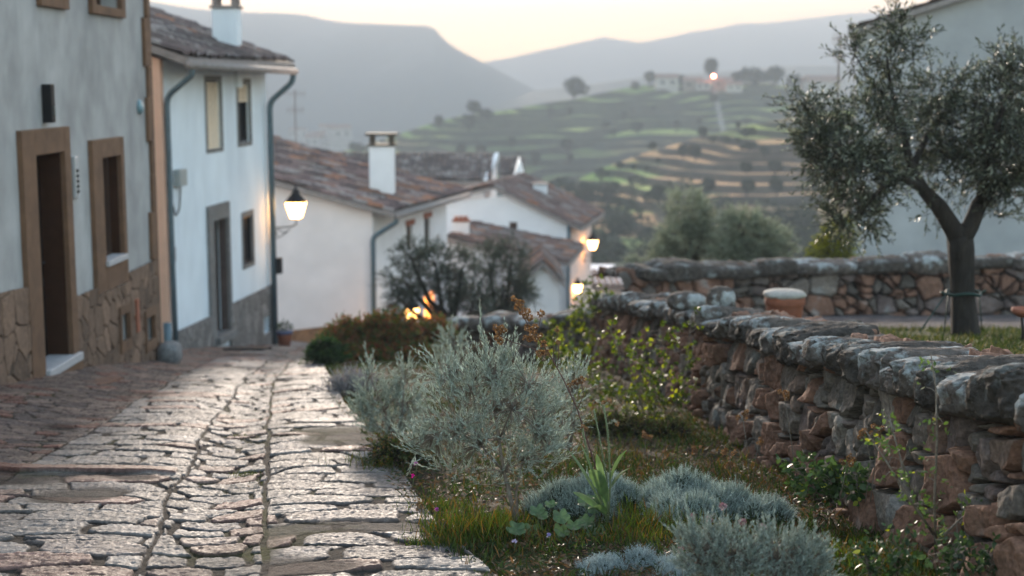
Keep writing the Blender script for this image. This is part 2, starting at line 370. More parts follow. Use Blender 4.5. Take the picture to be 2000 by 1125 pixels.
_mx = _nt.nodes.new('ShaderNodeMix'); _mx.data_type = 'FLOAT'; _nt.links.new(_vc.outputs['Alpha'], _mx.inputs[0]); _mx.inputs[2].default_value = .97; _nt.links.new(_l, _mx.inputs[3]); _nt.links.new(_mx.outputs[0], _b.inputs['Roughness'])
_mm = _nt.nodes.new('ShaderNodeMath'); _mm.operation = 'MULTIPLY_ADD'; _nt.links.new(_vc.outputs['Alpha'], _mm.inputs[0]); _mm.inputs[1].default_value = .26; _mm.inputs[2].default_value = .08; _nt.links.new(_mm.outputs[0], _b.inputs['Specular IOR Level'])
struct(grid('street', XX, YY, ZZ, M_street, None, C))
# the street behind the camera and below the bend: plain sheets joining on
def strip(name, xs0, xs1, ys, zf, m, col, nx=60, ny=200, rough=.03, fs=2.0):
    Y2, S2 = np.meshgrid(np.linspace(ys[0], ys[1], ny), np.linspace(0, 1, nx), indexing='ij')
    X2 = lerp(xs0(Y2), xs1(Y2), S2); Z2 = zf(Y2) + rough * fbm(X2 * fs, Y2 * fs, 0, 4)
    n = fbm(X2 * 4, Y2 * 4, 3, 4); return struct(grid(name, X2, Y2, Z2, m, None, colmix(col[0], col[1], sstep(-.4, .4, n))))
strip('street_above', lambda Y: -4.9 + 0 * Y, lambda Y: .75 + 0 * Y, (-8, 3.21), zs, M_street, ((.10, .09, .09), (.25, .24, .23)))
strip('street_below', lambda Y: -8 + 0 * Y, lambda Y: -3 + .9 * (Y - 33), (32.5, 60), lambda Y: zs(Y) - .02, M_street, ((.10, .09, .09), (.25, .24, .23)))
M_soil = mat('garden_soil', attr=True, rough=.95, vary=.45, vscale=14, bump=.8, bscale=50, spec=.15)
NW = [(3.0, 2.02), (5, 1.82), (7, 1.72), (9, 1.64), (11.6, 1.56), (15, 1.32), (18.2, 1.08)]     # front face of the near wall
def zg(X, Y): return zs(Y) - .02 + .04 * sstep(0, .8, X - interp(Y, RE)) - .04 * sstep(1.2, 2.0, X - interp(Y, RE))
Y2, S2 = np.meshgrid(np.geomspace(3, 34, 420), np.linspace(0, 1, 260), indexing='ij')
X2 = lerp(interp(Y2, RE) - .25, np.where(Y2 < 18.2, interp(Y2, NW) + .35, 3.6 + 0 * Y2), S2)
Z2 = zg(X2, Y2) + .045 * fbm(X2 * 2.5, Y2 * 2.5, 0, 4) + .018 * fbm(X2 * 14, Y2 * 14, 5, 3) - .05 * sstep(.25, .12, X2 - interp(Y2, RE) + .05)
n = fbm(X2 * 3, Y2 * 3, 3, 4); C = colmix((.03, .022, .014), (.085, .06, .036), sstep(-.4, .4, n)); C = colmix(C, (.05, .06, .02), sstep(.05, .3, fbm(X2 * 1.7, Y2 * 1.7, 6, 4)))
struct(grid('garden_ground', X2, Y2, Z2, M_soil, None, C))
# terrace behind the near wall: gravel
Y2, S2 = np.meshgrid(np.linspace(2.5, 24.5, 260), np.linspace(0, 1, 160), indexing='ij')
X2 = lerp(interp(Y2, NW) + .32, 16 + 0 * Y2, S2); Z2 = zt(Y2) + .02 * fbm(X2 * 2, Y2 * 2, 0, 4) + .012 * fbm(X2 * 20, Y2 * 20, 0, 3)
n = fbm(X2 * 6, Y2 * 6, 3, 4); C = colmix((.07, .06, .06), (.15, .13, .13), sstep(-.4, .4, n))
gr = sstep(15.6, 14.6, Y2 + .5 * fbm(X2, Y2, 3, 3)); C = colmix(C, (.05, .06, .02), gr)
struct(grid('terrace', X2, Y2, Z2, M_soil, None, C))
# ------------------------------------------------------------------ dry stone walls
M_stone = mat('wall_stone', attr=True, rough=.92, vary=.38, vscale=16, bump=1.0, bscale=34, bdist=.02, spec=.25)
M_cap = mat('lichened_cap_stone', base=(.17, .145, .13), base2=(.42, .44, .44), sharp=(.52, .58), rough=.95, vary=.45, vscale=4.5, bump=1.0, bscale=20, bdist=.06, spec=.15)
M_cap2 = mat('dark_cap_stone', base=(.11, .095, .085), base2=(.30, .31, .30), sharp=(.54, .64), rough=.95, vary=.45, vscale=5.5, bump=1.0, bscale=24, bdist=.05, spec=.15)
def stone_wall(name, label, path, zb, H, thick, su, sv, nu, nv, k, depth=.075, back=True, red=.35, ucluster=None):
    """path: [(x,y)] of the front foot; a face of fitted stones, wrapped over the top and down the back"""
    pts = np.array(path, float); seg = np.sqrt((np.diff(pts, axis=0) ** 2).sum(1)); cs = np.concatenate([[0], np.cumsum(seg)])
    u = np.linspace(0, 1, nu); u = u ** (ucluster or 1) * cs[-1]
    px = np.interp(u, cs, pts[:, 0]); py = np.interp(u, cs, pts[:, 1])
    tx, ty = np.gradient(px), np.gradient(py); ln = np.hypot(tx, ty); tx, ty = tx / ln, ty / ln
    nx_, ny_ = -ty, tx                                # outward normal; caller orders the path so this faces the street
    zb_ = zb(px, py); h_ = H(u) if callable(H) else H + 0 * u
    prof = []; q = 8
    Ltot = 0
    v = np.linspace(0, 1, nv)
    U, V = np.meshgrid(u, v, indexing='ij'); NXX, NYY = nx_[:, None], ny_[:, None]
    hh = h_[:, None]; face = hh + .25; tot = face + thick + (hh * .6 if back else .05)
    a = V * tot                                        # arc length along the profile
    onface = a < face; ontop = (a >= face) & (a < face + thick)
    off = np.where(onface, 0, np.where(ontop, -(a - face), -thick)); up = np.where(onface, a - .25, np.where(ontop, hh, hh - (a - face - thick)))
    off = off - .10 * np.clip(up / np.maximum(hh, .01), 0, 1) * onface      # slight batter
    off = np.where(~onface, off - .10, off)
    bx = px[:, None] + NXX * off; by = py[:, None] + NYY * off; bz = zb_[:, None] + up
    wu = U + .05 * fbm(U * 3, a * 3, k, 3); wa = a + .05 * fbm(U * 3 + 8, a * 3, k + 3, 3)
    big = cells(wu / (su * 1.6), wa / (sv * 1.6), .42, k, True); sm = cells(wu / su, wa / sv, .42, k + 50, False)
    usebig = (big[2] > .52)
    bd = np.where(usebig, big[1] * 1.6, np.minimum(sm[1], np.where(big[1] * 1.6 < .5, 9, 9))); ids = np.where(usebig, big[2], sm[2]); cu = np.where(usebig, big[3], sm[3]); cv = np.where(usebig, big[4], sm[4])
    bd = np.where(usebig, bd, np.minimum(bd, big[1] * 1.6)) + .05 * fbm(U * 14, a * 14, 3, 3)
    st = sstep(.04, .20, bd); st = st ** .7
    r1, r2 = _h((ids * 99991).astype(np.int64), (ids * 7771).astype(np.int64), np.zeros(ids.shape, np.int64)), _h((ids * 9173).astype(np.int64), (ids * 33331).astype(np.int64), np.ones(ids.shape, np.int64))
    facet = (cu * (r1 - .5) + cv * (r2 - .5)) * .10
    d = st * (depth * (.75 + .6 * r1) + facet) + st * .022 * fbm(U * 9, a * 9, ids * 8, 4) + .008 * fbm(U * 36, a * 36, 2, 4)
    ridge_ = 1 - 2 * abs(fbm(U * 7, a * 7, ids * 5, 3)); d = d + st * .014 * ridge_
    NX3 = np.where(onface, NXX, np.where(ontop, 0, -NXX)); NY3 = np.where(onface, NYY, np.where(ontop, 0, -NYY)); NZ3 = np.where(ontop, 1.0, 0.05)
    X, Y, Z = bx + NX3 * d, by + NY3 * d, bz + NZ3 * d
    c = colmix((.14, .12, .105), (.31, .26, .225), r2)
    c = colmix(c, (.31, .165, .115), sstep(1 - red, 1 - red + .08, r1) * .85)
    c = colmix(c, (.22, .16, .15), sstep(.25, .15, r1) * .7)
    n = fbm(U * 6, a * 6, 5, 4); n2 = fbm(U * 2.4, a * 2.4, 31, 4)
    c = c * (.8 + .5 * n[..., None]); c = colmix(c, (.34, .34, .33), sstep(.18, .4, n) * sstep(.1, .4, n2) * .6)
    c = colmix(c, (.018, .014, .011), (1 - sstep(.0, .25, st)))
    root = thing(name, label, 'wall')
    grid('stone_face', X, Y, Z, M_stone, root, c)
    return root, u, px, py, tx, ty, zb_, h_
def rock(name, c, ax, ay, lx, ly, lz, m, parent, res=26, k=0, amp=.22, sq=4.2):
    """a squarish weathered block: superellipsoid with cragged surface; ax,ay = unit vector of its length"""
    th = np.linspace(0, 2 * math.pi, res * 2); ph = np.linspace(-math.pi / 2, math.pi / 2, res)
    T, Ph = np.meshgrid(th, ph, indexing='ij')
    e = 2 / sq; f = lambda w: np.sign(w) * abs(w) ** e
    x, y, z = f(np.cos(Ph)) * f(np.cos(T)), f(np.cos(Ph)) * f(np.sin(T)), f(np.sin(Ph))
    ux, uy, uz = x * lx * 4, y * ly * 4, z * lz * 4     # noise in the stone's own true size, so nothing is stretched
    s = 1 + amp * .8 * fbm(ux * .9 + k, uy * .9, uz * .9 + k * 2.3, 3, k) + amp * .35 * (1 - 2 * abs(fbm(ux * 1.7, uy * 1.7, uz * 1.7 + k, 3, k + 9))) + amp * .28 * fbm(ux * 5, uy * 5, uz * 5, 4, k + 20)
    s = s - .07 * sstep(.15, .4, fbm(ux * 3.2, uy * 3.2 + k, uz * 3.2, 3, k + 40)); x, y, z = x * s * lx / 2, y * s * ly / 2, z * s * lz / 2
    X = c[0] + x * ax - y * ay; Y = c[1] + x * ay + y * ax; Z = c[2] + z
    return grid(name, X, Y, Z, m, parent)
def coping(root, info, L, over, hz, k, res, start=0.0, end=None, thick=.42, dark=.3):
    _, u, px, py, tx, ty, zb_, h_ = info; s = start; rr = random.Random(k); i = 0; end = end or u[-1]
    while s < end - L * .3:
        l = min(L * rr.uniform(.6, 1.45), end - s); m_ = s + l / 2; s += l * .97
        x, y = np.interp(m_, u, px), np.interp(m_, u, py); a, b = np.interp(m_, u, tx), np.interp(m_, u, ty)
        z = np.interp(m_, u, zb_) + np.interp(m_, u, h_); hgt = hz * rr.uniform(.6, 1.15)
        sl = (np.interp(m_ + .1, u, zb_) - np.interp(m_ - .1, u, zb_)) / .2
        o_ = -thick / 2 + over
        o = rock('cap_stone', (0, 0, 0), 1, 0, l * 1.05, (thick + .11) * rr.uniform(.9, 1.1), hgt, M_cap2 if rr.random() < dark else M_cap, root, res, k + i * 3)
        o.location = (x - b * o_ * -1 * -1, y + a * o_, z + hgt * .28)
        o.rotation_euler = (rr.uniform(-.12, .12), -math.atan(sl) + rr.uniform(-.07, .07), math.atan2(b, a) + rr.uniform(-.06, .06)); i += 1
# near wall: path runs from the camera end away, its left side faces the street
npath = [(x, y) for y, x in NW] ; npath[0] = (2.15, 2.2)
near = stone_wall('dry_stone_wall', 'long rough dry stone wall with lichened cap stones running from the right foreground past the flower bed', npath, lambda x, y: zs(y) + .02, lambda u: .645 + .004 * u, .40, .165, .14, 1800, 260, 3, red=.42, ucluster=1.35, depth=.10)
coping(near[0], near, .32, .02, .19, 100, 70)
# ------------------------------------------------------------------ houses
M_h1 = mat('weathered_grey_render', base=(.50, .505, .51), base2=(.31, .315, .32), sharp=(.3, .75), rough=.9, vary=.16, vscale=1.0, vstretch=(1, 1, .75), bump=.25, bscale=25, bdist=.01)
M_h2 = mat('pale_blue_render', base=(.76, .83, .89), base2=(.63, .70, .77), rough=.9, vary=.05, vscale=.8, vstretch=(1, 1, .5), bump=.12, bscale=18, bdist=.01)
M_peach = mat('lamp_warmed_peach_render', base=(.78, .50, .38), rough=.9, vary=.06, vscale=1.5)  # peach paint, saturated further to carry warm lamplight in the colour
M_h3 = mat('pinkish_white_render', base=(.84, .775, .775), base2=(.76, .70, .70), rough=.9, vary=.05, vscale=.6, bump=.1, bscale=15, bdist=.01)
M_white = mat('whitewash', base=(.80, .81, .83), base2=(.74, .75, .78), rough=.9, vary=.05, vscale=.6, bump=.1, bscale=15, bdist=.01)
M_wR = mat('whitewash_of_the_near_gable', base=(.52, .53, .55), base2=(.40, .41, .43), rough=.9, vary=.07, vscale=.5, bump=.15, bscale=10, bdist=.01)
M_sand = mat('brown_sandstone', base=(.22, .125, .075), base2=(.15, .085, .052), rough=.85, vary=.15, vscale=3, bump=.3, bscale=30, bdist=.01)
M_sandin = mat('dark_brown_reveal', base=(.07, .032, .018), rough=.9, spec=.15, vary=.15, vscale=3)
M_grey = mat('grey_stone_trim', base=(.22, .22, .22), base2=(.17, .165, .16), rough=.88, vary=.15, vscale=4, bump=.3, bscale=30, bdist=.01)
M_dark = mat('dark_opening', base=(.005, .004, .004), rough=.8, spec=.1)
M_wood = mat('dark_wood', base=(.07, .035, .022), base2=(.045, .024, .017), rough=.6, vary=.3, vscale=6, vstretch=(6, 6, .5), bump=.3)
M_glass = mat('window_glass', base=(.03, .035, .04), rough=.12, spec=.8)
M_sill = mat('pale_sill_stone', base=(.42, .42, .44), rough=.5, vary=.08)
M_blind = mat('cream_blind', base=(.95, .80, .62), rough=.6, vary=.05)
M_pipe = mat('blue_grey_metal_pipe', base=(.10, .15, .18), rough=.5, vary=.15, metal=.3)
M_black = mat('black_iron', base=(.008, .009, .011), rough=.6, vary=.2, spec=.2)
M_soff = mat('grey_eave_boards', base=(.25, .22, .21), rough=.85, vary=.2, vscale=3)
M_tile = mat('weathered_roof_tiles', attr=True, rough=.9, vary=.35, vscale=5, bump=.5, bscale=18, spec=.2)
M_terra = mat('terracotta', base=(.33, .11, .06), base2=(.24, .085, .05), rough=.8, vary=.15, vscale=8)
M_fs = mat('flagstone_cladding', attr=True, rough=.9, vary=.25, vscale=8, bump=.6, bscale=25, bdist=.01)
M_concrete = mat('pale_cement', base=(.45, .43, .40), base2=(.36, .34, .31), rough=.9, vary=.15, vscale=12, bump=.6, bscale=30)

class Wall:
    """vertical wall plane: A = ground point at s=0, u = unit direction; n = outward normal"""
    def __init__(s, A, u, side):
        l = math.hypot(*u); s.A = A; s.u = (u[0] / l, u[1] / l); s.n = (s.u[1] * side, -s.u[0] * side)
    def p(s, a, z, d=0): return (s.A[0] + s.u[0] * a + s.n[0] * d, s.A[1] + s.u[1] * a + s.n[1] * d, z)
    def px(s, x, y): return wp(x, y, s.A, s.u)
    def box(s, mb, a0, a1, z0, z1, d0, d1):
        q = [s.p(a0, z0, d0), s.p(a1, z0, d0), s.p(a1, z0, d1), s.p(a0, z0, d1)]
        q += [(x, y, z1) for x, y, _ in q]; return mb.hexa(q)
    def slope(s, mb, a0, a1, zb0, zb1, zt0, zt1, d0, d1):   # box with sloping bottom/top
        q = [s.p(a0, zb0, d0), s.p(a1, zb1, d0), s.p(a1, zb1, d1), s.p(a0, zb0, d1), s.p(a0, zt0, d0), s.p(a1, zt1, d0), s.p(a1, zt1, d1), s.p(a0, zt0, d1)]
        return mb.hexa(q)
    def panel(s, mb, a0, a1, z0, z1, holes, dep, zt=None):
        """front face split round the holes, with reveals; zt(a) = sloping top"""
        A = sorted({a0, a1, *[h[0] for h in holes], *[h[1] for h in holes]}); 
        for i in range(len(A) - 1):
            l, r = A[i], A[i + 1]; zz = sorted([(h[2], h[3]) for h in holes if h[0] <= l + 1e-6 and h[1] >= r - 1e-6]); b = z0
            for (p, q) in zz + [(None, None)]:
                t0 = t1 = p
                if p is None: t0, t1 = (zt(l), zt(r)) if zt else (z1, z1)
                mb.add([s.p(l, b), s.p(r, b), s.p(r, t1), s.p(l, t0)], [(0, 1, 2, 3)])
                if p is not None: b = q
        for h in holes:
            l, r, b, t = h[:4]; d = -(h[4] if len(h) > 4 else dep)
            for (a, c) in (((l, b), (r, b)), ((r, b), (r, t)), ((r, t), (l, t)), ((l, t), (l, b))):
                mb.add([s.p(a[0], a[1]), s.p(c[0], c[1]), s.p(c[0], c[1], d), s.p(a[0], a[1], d)], [(0, 1, 2, 3)])
def clad(w, name, a0, a1, zb, zt, parent, holes=(), cols=((.20, .14, .10), (.30, .21, .15)), scale=.42, k=0, n=(260, 110), d=.03, mortar=(.09, .055, .035), nb=None):
    """flagstone cladding, a raised sheet of irregular slabs in front of the wall"""
    a, t = np.meshgrid(np.linspace(a0, a1, n[0]), np.linspace(0, 1, n[1]), indexing='ij'); Z = lerp(zb(a), zt(a), t)
    wa = a + .12 * fbm(a * 1.5, Z * 1.5, k, 3); wz = Z + .12 * fbm(a * 1.5, Z * 1.5, k + 5, 3)
    f1, bd, ids, cu, cv = cells(wa / scale, wz / (scale * 1.15), .45, k)
    st = sstep(.02, .09, bd); D = d + .02 * st + .012 * fbm(a * 6, Z * 6, ids * 9, 4) * st
    c = colmix(cols[0], cols[1], ids); c = c * (1 + .25 * fbm(a * 5, Z * 5, 2, 4)[..., None]); c = c * st[..., None] + np.asarray(mortar) * (1 - st[..., None])
    keep = np.ones(a.shape, bool)
    for h in holes: keep &= ~((a > h[0] - .012) & (a < h[1] + .0) & (Z > h[2] - .01) & (Z < h[3] + .0))
    X = w.A[0] + w.u[0] * a + w.n[0] * D; Y = w.A[1] + w.u[1] * a + w.n[1] * D
    return grid(name, X, Y, Z, M_fs, parent, c, keep=keep)
def tile_roof(parent, O, su, sl, Ls, Lt, drop, k=0, tw=.23, tl=.36, cols=((.13, .10, .095), (.26, .17, .14)), warm=.12, name='roof', res=(6, 6), moss=.3):
    """O: top corner; su: horizontal unit along the ridge; sl: horizontal unit down the slope; Lt horizontal run, drop = total fall"""
    na, nb = int(Ls / tw * res[0]) + 1, int(Lt / tl * res[1]) + 1
    a, b = np.meshgrid(np.linspace(0, Ls, na), np.linspace(0, Lt, nb), indexing='ij')
    ia, ib = np.floor(a / tw), np.floor(b / tl); fa, fb = a / tw - ia, b / tl - ib
    r = _h(ia.astype(np.int64), ib.astype(np.int64), np.zeros_like(ia, dtype=np.int64), k); r2 = _h(ia.astype(np.int64), ib.astype(np.int64), np.ones_like(ia, dtype=np.int64), k + 1)
    h = .075 * abs(np.sin(fa * math.pi)) ** .7 + .035 * fb + .03 * (r - .5) + .04 * fbm(a * .7, b * .7, k, 3)
    edge = np.minimum(np.minimum(a, Ls - a), 1); 
    X = O[0] + su[0] * a + sl[0] * b; Y = O[1] + su[1] * a + sl[1] * b; Z = O[2] - drop * b / Lt + h
    c = colmix(cols[0], cols[1], r2); c = colmix(c, (.42, .20, .12), sstep(1 - warm, 1 - warm + .04, r) * .8); c = colmix(c, (.33, .31, .29), sstep(.78, .84, r2) * .7)
    c = colmix(c, (.055, .05, .045), sstep(.0, .4, fbm(a * 1.2, b * 1.2, k + 3, 4)) * moss + .35 * (abs(np.sin(fa * math.pi)) < .35))
    g = grid(name, X, Y, Z, M_tile, parent, c)
    mb = MB(); th = .12
    q = [Vector((O[0], O[1], O[2] - .01)), Vector((O[0] + su[0] * Ls, O[1] + su[1] * Ls, O[2] - .01))]
    q += [q[1] + Vector((sl[0] * Lt, sl[1] * Lt, -drop)), q[0] + Vector((sl[0] * Lt, sl[1] * Lt, -drop))]
    mb.hexa([p - Vector((0, 0, th)) for p in q] + q); mb.build('eave_board', M_soff, g)
    return g
def window(parent, w, a0, a1, z0, z1, dep, fm=None, blind=0.0, pane=None, bars=1):
    """recessed frame with pane (and slatted blind covering the top share)"""
    fr = MB(); t = .05
    for (l, r, b, tt) in ((a0, a0 + t, z0, z1), (a1 - t, a1, z0, z1), (a0 + t, a1 - t, z0, z0 + t), (a0 + t, a1 - t, z1 - t, z1)): w.box(fr, l, r, b, tt, -dep - .03, -dep + .03)
    if bars and a1 - a0 > .5: w.box(fr, (a0 + a1) / 2 - .02, (a0 + a1) / 2 + .02, z0 + t, z1 - t, -dep - .02, -dep + .02)
    f = fr.build('window', fm or M_wood, parent)
    pn = MB(); w.box(pn, a0 + .01, a1 - .01, z0 + .01, z1 - .01, -dep - .04, -dep - .035); pn.build('pane', pane or M_glass, f)
    if blind:
        bl = MB(); zb = z1 - (z1 - z0) * blind; z = z1 - .03
        while z > zb + .03:
            q0, q1 = -dep + .035, -dep + .075
            bl.hexa([w.p(a0 + .03, z - .036, q1), w.p(a1 - .03, z - .036, q1), w.p(a1 - .03, z - .031, q1 + .006), w.p(a0 + .03, z - .031, q1 + .006), w.p(a0 + .03, z, q0), w.p(a1 - .03, z, q0), w.p(a1 - .03, z + .004, q0 + .006), w.p(a0 + .03, z + .004, q0 + .006)]); z -= .055
        bl.build('blind', M_blind, f)
    return f
def frame_trim(mb, w, a0, a1, z0, z1, tl, tr, tt, tb, d=.035, dd=-.02):
    if tl: w.box(mb, a0 - tl, a0, z0 - tb, z1 + tt, dd, d)
    if tr: w.box(mb, a1, a1 + tr, z0 - tb, z1 + tt, dd, d)
    if tt: w.box(mb, a0, a1, z1, z1 + tt, dd, d)
    if tb: w.box(mb, a0, a1, z0 - tb, z0, dd, d)
    return mb

# ---- house 1: grey rendered house with brown stone trim, near left
H1 = thing('village_house', 'grey rendered house with brown stone door surround and flagstone base at the near left', 'house')
A1 = (P(306, 600, 18.1).x, 18.1)
w1 = Wall(A1, (-.0187, -.9998), -1)   # s grows towards the camera
def r1(x0, x1, yt, yb_, xm=None):
    a0, zt0 = w1.px(x1, yt); a1, _ = w1.px(x0, yt); _, zb = w1.px((x0 + x1) / 2 if xm is None else xm, yb_)
    return [a0, a1, zb, w1.px((x0 + x1) / 2, yt)[1]]
door = r1(60, 117, 300, 722); door[1] = door[0] + (door[1] - door[0])
win = r1(191, 228, 306, 508)
up = r1(172, 222, -170, 12); up2 = r1(72, 108, -170, -6)
v1 = r1(226, 242, 612, 666); v2 = r1(276, 292, 618, 666)
far_s = 15.0; ZT = 6.0
mb = MB(); holes = [door + [.22], win + [.13], up + [.25], up2 + [.25], v1 + [.2], v2 + [.2]]
w1.panel(mb, 0, far_s, -8, ZT, holes, .3)
w1.box(mb, -.0, far_s, -8, ZT, -6.5, -1.0) ; mb.add([w1.p(0, -8), w1.p(0, ZT), w1.p(0, ZT, -1.0), w1.p(0, -8, -1.0)], [(0, 1, 2, 3)])
mb.add([w1.p(0, ZT), w1.p(far_s, ZT), w1.p(far_s, ZT, -1), w1.p(0, ZT, -1)], [(0, 1, 2, 3)])
mb.build('wall', M_h1, H1)
zpl = lambda a: np.interp(a, [0, w1.px(147, 577)[0], w1.px(45, 560)[0], 6.5, far_s], [w1.px(308, 502)[1], w1.px(147, 577)[1], w1.px(45, 560)[1], w1.px(45, 560)[1] + .12, w1.px(45, 560)[1] + 1.1])
print('door', door, 'win', win, 'zpl', zpl(0), zpl(3), zpl(5), 'ground', zs(18.), zs(15.), zs(13.))
TL = .15
trd = (w1.px(38, 400)[0] - door[1], door[0] - w1.px(133, 400)[0]); trw = (w1.px(176, 400)[0] - win[1], win[0] - w1.px(238, 400)[0])
frame_trim(MB(), w1, 0, 0, 0, 0, 0, 0, 0, 0)
mb = MB(); frame_trim(mb, w1, door[0], door[1], door[2] - .8, door[3], trd[1], trd[0], w1.px(90, 250)[1] - door[3], 0, .055); fd = mb.build('door_frame', M_sand, H1, bevel=.008)
mb = MB(); frame_trim(mb, w1, win[0], win[1], win[2], win[3], trw[1], trw[0], w1.px(205, 270)[1] - win[3], win[2] - zpl(win[0]) + .1, .055); mb.build('window_frame', M_sand, H1, bevel=.008)
mb = MB(); frame_trim(mb, w1, up[0], up[1], up[2], up[3], .16, .14, .3, .1, .055); mb.build('window_frame', M_sand, H1, bevel=.008)
mb = MB(); frame_trim(mb, w1, up2[0], up2[1], up2[2], up2[3], .16, .14, .3, .1, .055); mb.build('window_frame', M_sand, H1, bevel=.008)
def lining(w, h, dep, m, parent, name='reveal'):
    mb = MB(); a0, a1, z0, z1 = h[:4]; e = .004
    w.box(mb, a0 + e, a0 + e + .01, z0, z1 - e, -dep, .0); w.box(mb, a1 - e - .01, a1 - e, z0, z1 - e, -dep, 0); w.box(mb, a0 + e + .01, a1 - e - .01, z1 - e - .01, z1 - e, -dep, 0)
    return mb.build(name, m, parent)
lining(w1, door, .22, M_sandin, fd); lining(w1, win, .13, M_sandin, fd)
mb = MB(); w1.box(mb, door[0], door[1], door[2], door[3], -.28, -.22)
for i in range(5):
    a = lerp(door[0] + .06, door[1] - .06, i / 4); w1.box(mb, a - .008, a + .008, door[2] + .05, door[3] - .05, -.22, -.212)
dd = mb.build('door', M_dark, H1); mb = MB().tube([w1.p(door[0] + .12, door[2] + 1.0, -.215), w1.p(door[0] + .12, door[2] + 1.0, -.17), w1.p(door[0] + .22, door[2] + 1.0, -.17)], .012); mb.build('handle', M_black, dd)
window(H1, w1, *win, .13); window(H1, w1, *up, .22, M_wood); window(H1, w1, *up2, .22, M_wood)
mb = MB(); w1.box(mb, win[0] - .01, win[1] + .03, win[2] - .05, win[2] + .015, -.095, .09); mb.build('window_sill', M_sill, H1, bevel=.006)
mb = MB(); w1.box(mb, door[0] - .17, door[1] + .02, door[2] - .07, door[2] + .015, -.215, .10); mb.build('door_step', M_sill, H1, bevel=.008)
mb = MB(); w1.box(mb, door[0] - .19, door[1] + .1, door[2] - .9, door[2] - .074, -.3, .085); mb.build('step_riser', M_sand, H1)
for h in (v1, v2):
    mb = MB(); frame_trim(mb, w1, h[0], h[1], h[2], h[3], .06, .05, .1, .12, .075, .02); g = mb.build('vent_frame', M_sand, H1)
    mb = MB(); w1.box(mb, h[0], h[1], h[2], h[3], -.22, -.2); mb.build('vent_hatch', M_wood, g)
hh = [(door[0] - trd[1], door[1] + trd[0], -9, 9), (win[0] - trw[1], win[1] + trw[0], zpl(win[0]) - .1, 9)] + [(h[0] - .0, h[1] + .0, h[2], h[3]) for h in (v1, v2)]
clad(w1, 'flagstone_base', .0, far_s, lambda a: zs(18.1 - a) - .5, zpl, H1, hh, scale=.24, k=3, n=(1000, 180), mortar=(.085, .055, .038), cols=((.12, .078, .055), (.27, .175, .125)))
mb = MB(); z = -6.0; i = 0
while z < ZT:                                    # toothed corner stones
    hq = [.42, .55, .38, .6, .47][i % 5]; w1.box(mb, -.035, [.10, .21, .13, .24, .11][i % 5], z + .003, z + hq, -.35, .045); z += hq; i += 1
mb.build('corner_stones', M_sand, H1, bevel=.01)
# fittings on house 1
a, z = w1.px(85, 202); T = thing('wall_light', 'narrow black box light on the grey wall above the door', 'wall light'); mb = MB(); w1.box(mb, a - .055, a + .055, z - .19, z + .19, .002, .10); mb.build('lamp_body', M_black, T, bevel=.01); mb = MB(); w1.box(mb, a - .03, a + .03, z - .12, z - .02, .101, .106); mb.build('lens', M_glass, T)
a, z = w1.px(144, 346); T = thing('intercom_panel', 'slim pale intercom panel beside the near door', 'intercom'); mb = MB(); w1.box(mb, a - .05, a + .05, z - .22, z + .22, .002, .04); mb.build('panel', mat('steel_panel', base=(.5, .52, .55), rough=.35, metal=.4), T, bevel=.008)
mb = MB()
for i in range(5): w1.box(mb, a - .035, a + .035, z - .17 + i * .055, z - .135 + i * .055, .0405, .046)
mb.build('button_row', M_black, T)
a, z = w1.px(271, 209); T = MB(); T.lathe((0, 0, 0), [(.0, 0), (.09, .0), (.09, .02), (.05, .05), (0, .055)], 20, Matrix.Rotation(R(90), 3, 'Y')); o = T.build('wall_plate', mat('teal_enamel', base=(.16, .27, .32), rough=.4), None, True); o.location = w1.p(a, z, .003); tag(o, 'small round blue grey plate high on the grey wall near its corner', 'wall plate')
a, z = w1.px(259, 616); mb = MB(); w1.box(mb, a - .05, a + .05, z - .2, z + .2, .04, .075); mb.build('brick_patch', M_terra, H1)
# ---- house 2: pale blue house with two blinds
H2 = thing('village_house', 'pale blue white house with two tall upper windows, grey stone base and wall lantern', 'house')
A2, B2 = (P(326, 600, 22.3).x, 22.3), (P(530, 600, 28.4).x, 28.4); L2 = math.hypot(B2[0] - A2[0], B2[1] - A2[1]); w2 = Wall(A2, (B2[0] - A2[0], B2[1] - A2[1]), 1)
def r2(x0, x1, yt, yb_): a0, z1_ = w2.px(x0, yt); a1, _ = w2.px(x1, yt); return [a0, a1, w2.px((x0 + x1) / 2, yb_)[1], w2.px((x0 + x1) / 2, yt)[1]]
d2 = r2(413, 441, 428, 656); wl2 = r2(473, 492, 421, 516); wu1 = r2(401, 429, 158, 290); wu2 = r2(463, 486, 163, 278); vt2 = r2(511, 523, 618, 650)
ez = w2.px(440, 122)[1]
mb = MB(); w2.panel(mb, 0, L2, -9, ez, [d2 + [.16], wl2 + [.09], wu1 + [.13], wu2 + [.13], vt2 + [.2]], .2)
pit = .36; dep2 = 6.0
# far end, back and floor volume; gable end facing the camera is the peach wall
fa, fb2 = w2.p(L2, -9), w2.p(L2, -9, -dep2)
mb.add([w2.p(L2, -9), w2.p(L2, ez), w2.p(L2, ez + pit * dep2, -dep2), w2.p(L2, -9, -dep2)], [(0, 1, 2, 3)])
mb.add([w2.p(0, -9, -dep2), w2.p(L2, -9, -dep2), w2.p(L2, ez + pit * dep2, -dep2), w2.p(0, ez + pit * dep2, -dep2)], [(0, 1, 2, 3)])
mb.add([w2.p(.02, -9, -.6), w2.p(L2, -9, -.6), w2.p(L2, ez, -.6), w2.p(.02, ez, -.6)], [(0, 1, 2, 3)])
mb.build('wall', M_h2, H2)
mb = MB(); q = [w2.p(-.02, -9, .02), w2.p(-.02, -9, -dep2), w2.p(-.02, ez + pit * dep2, -dep2), w2.p(-.02, ez - .0, .02)]; q2 = [w2.p(.16, c[2] * 0 + c[2], 0) for c in q]
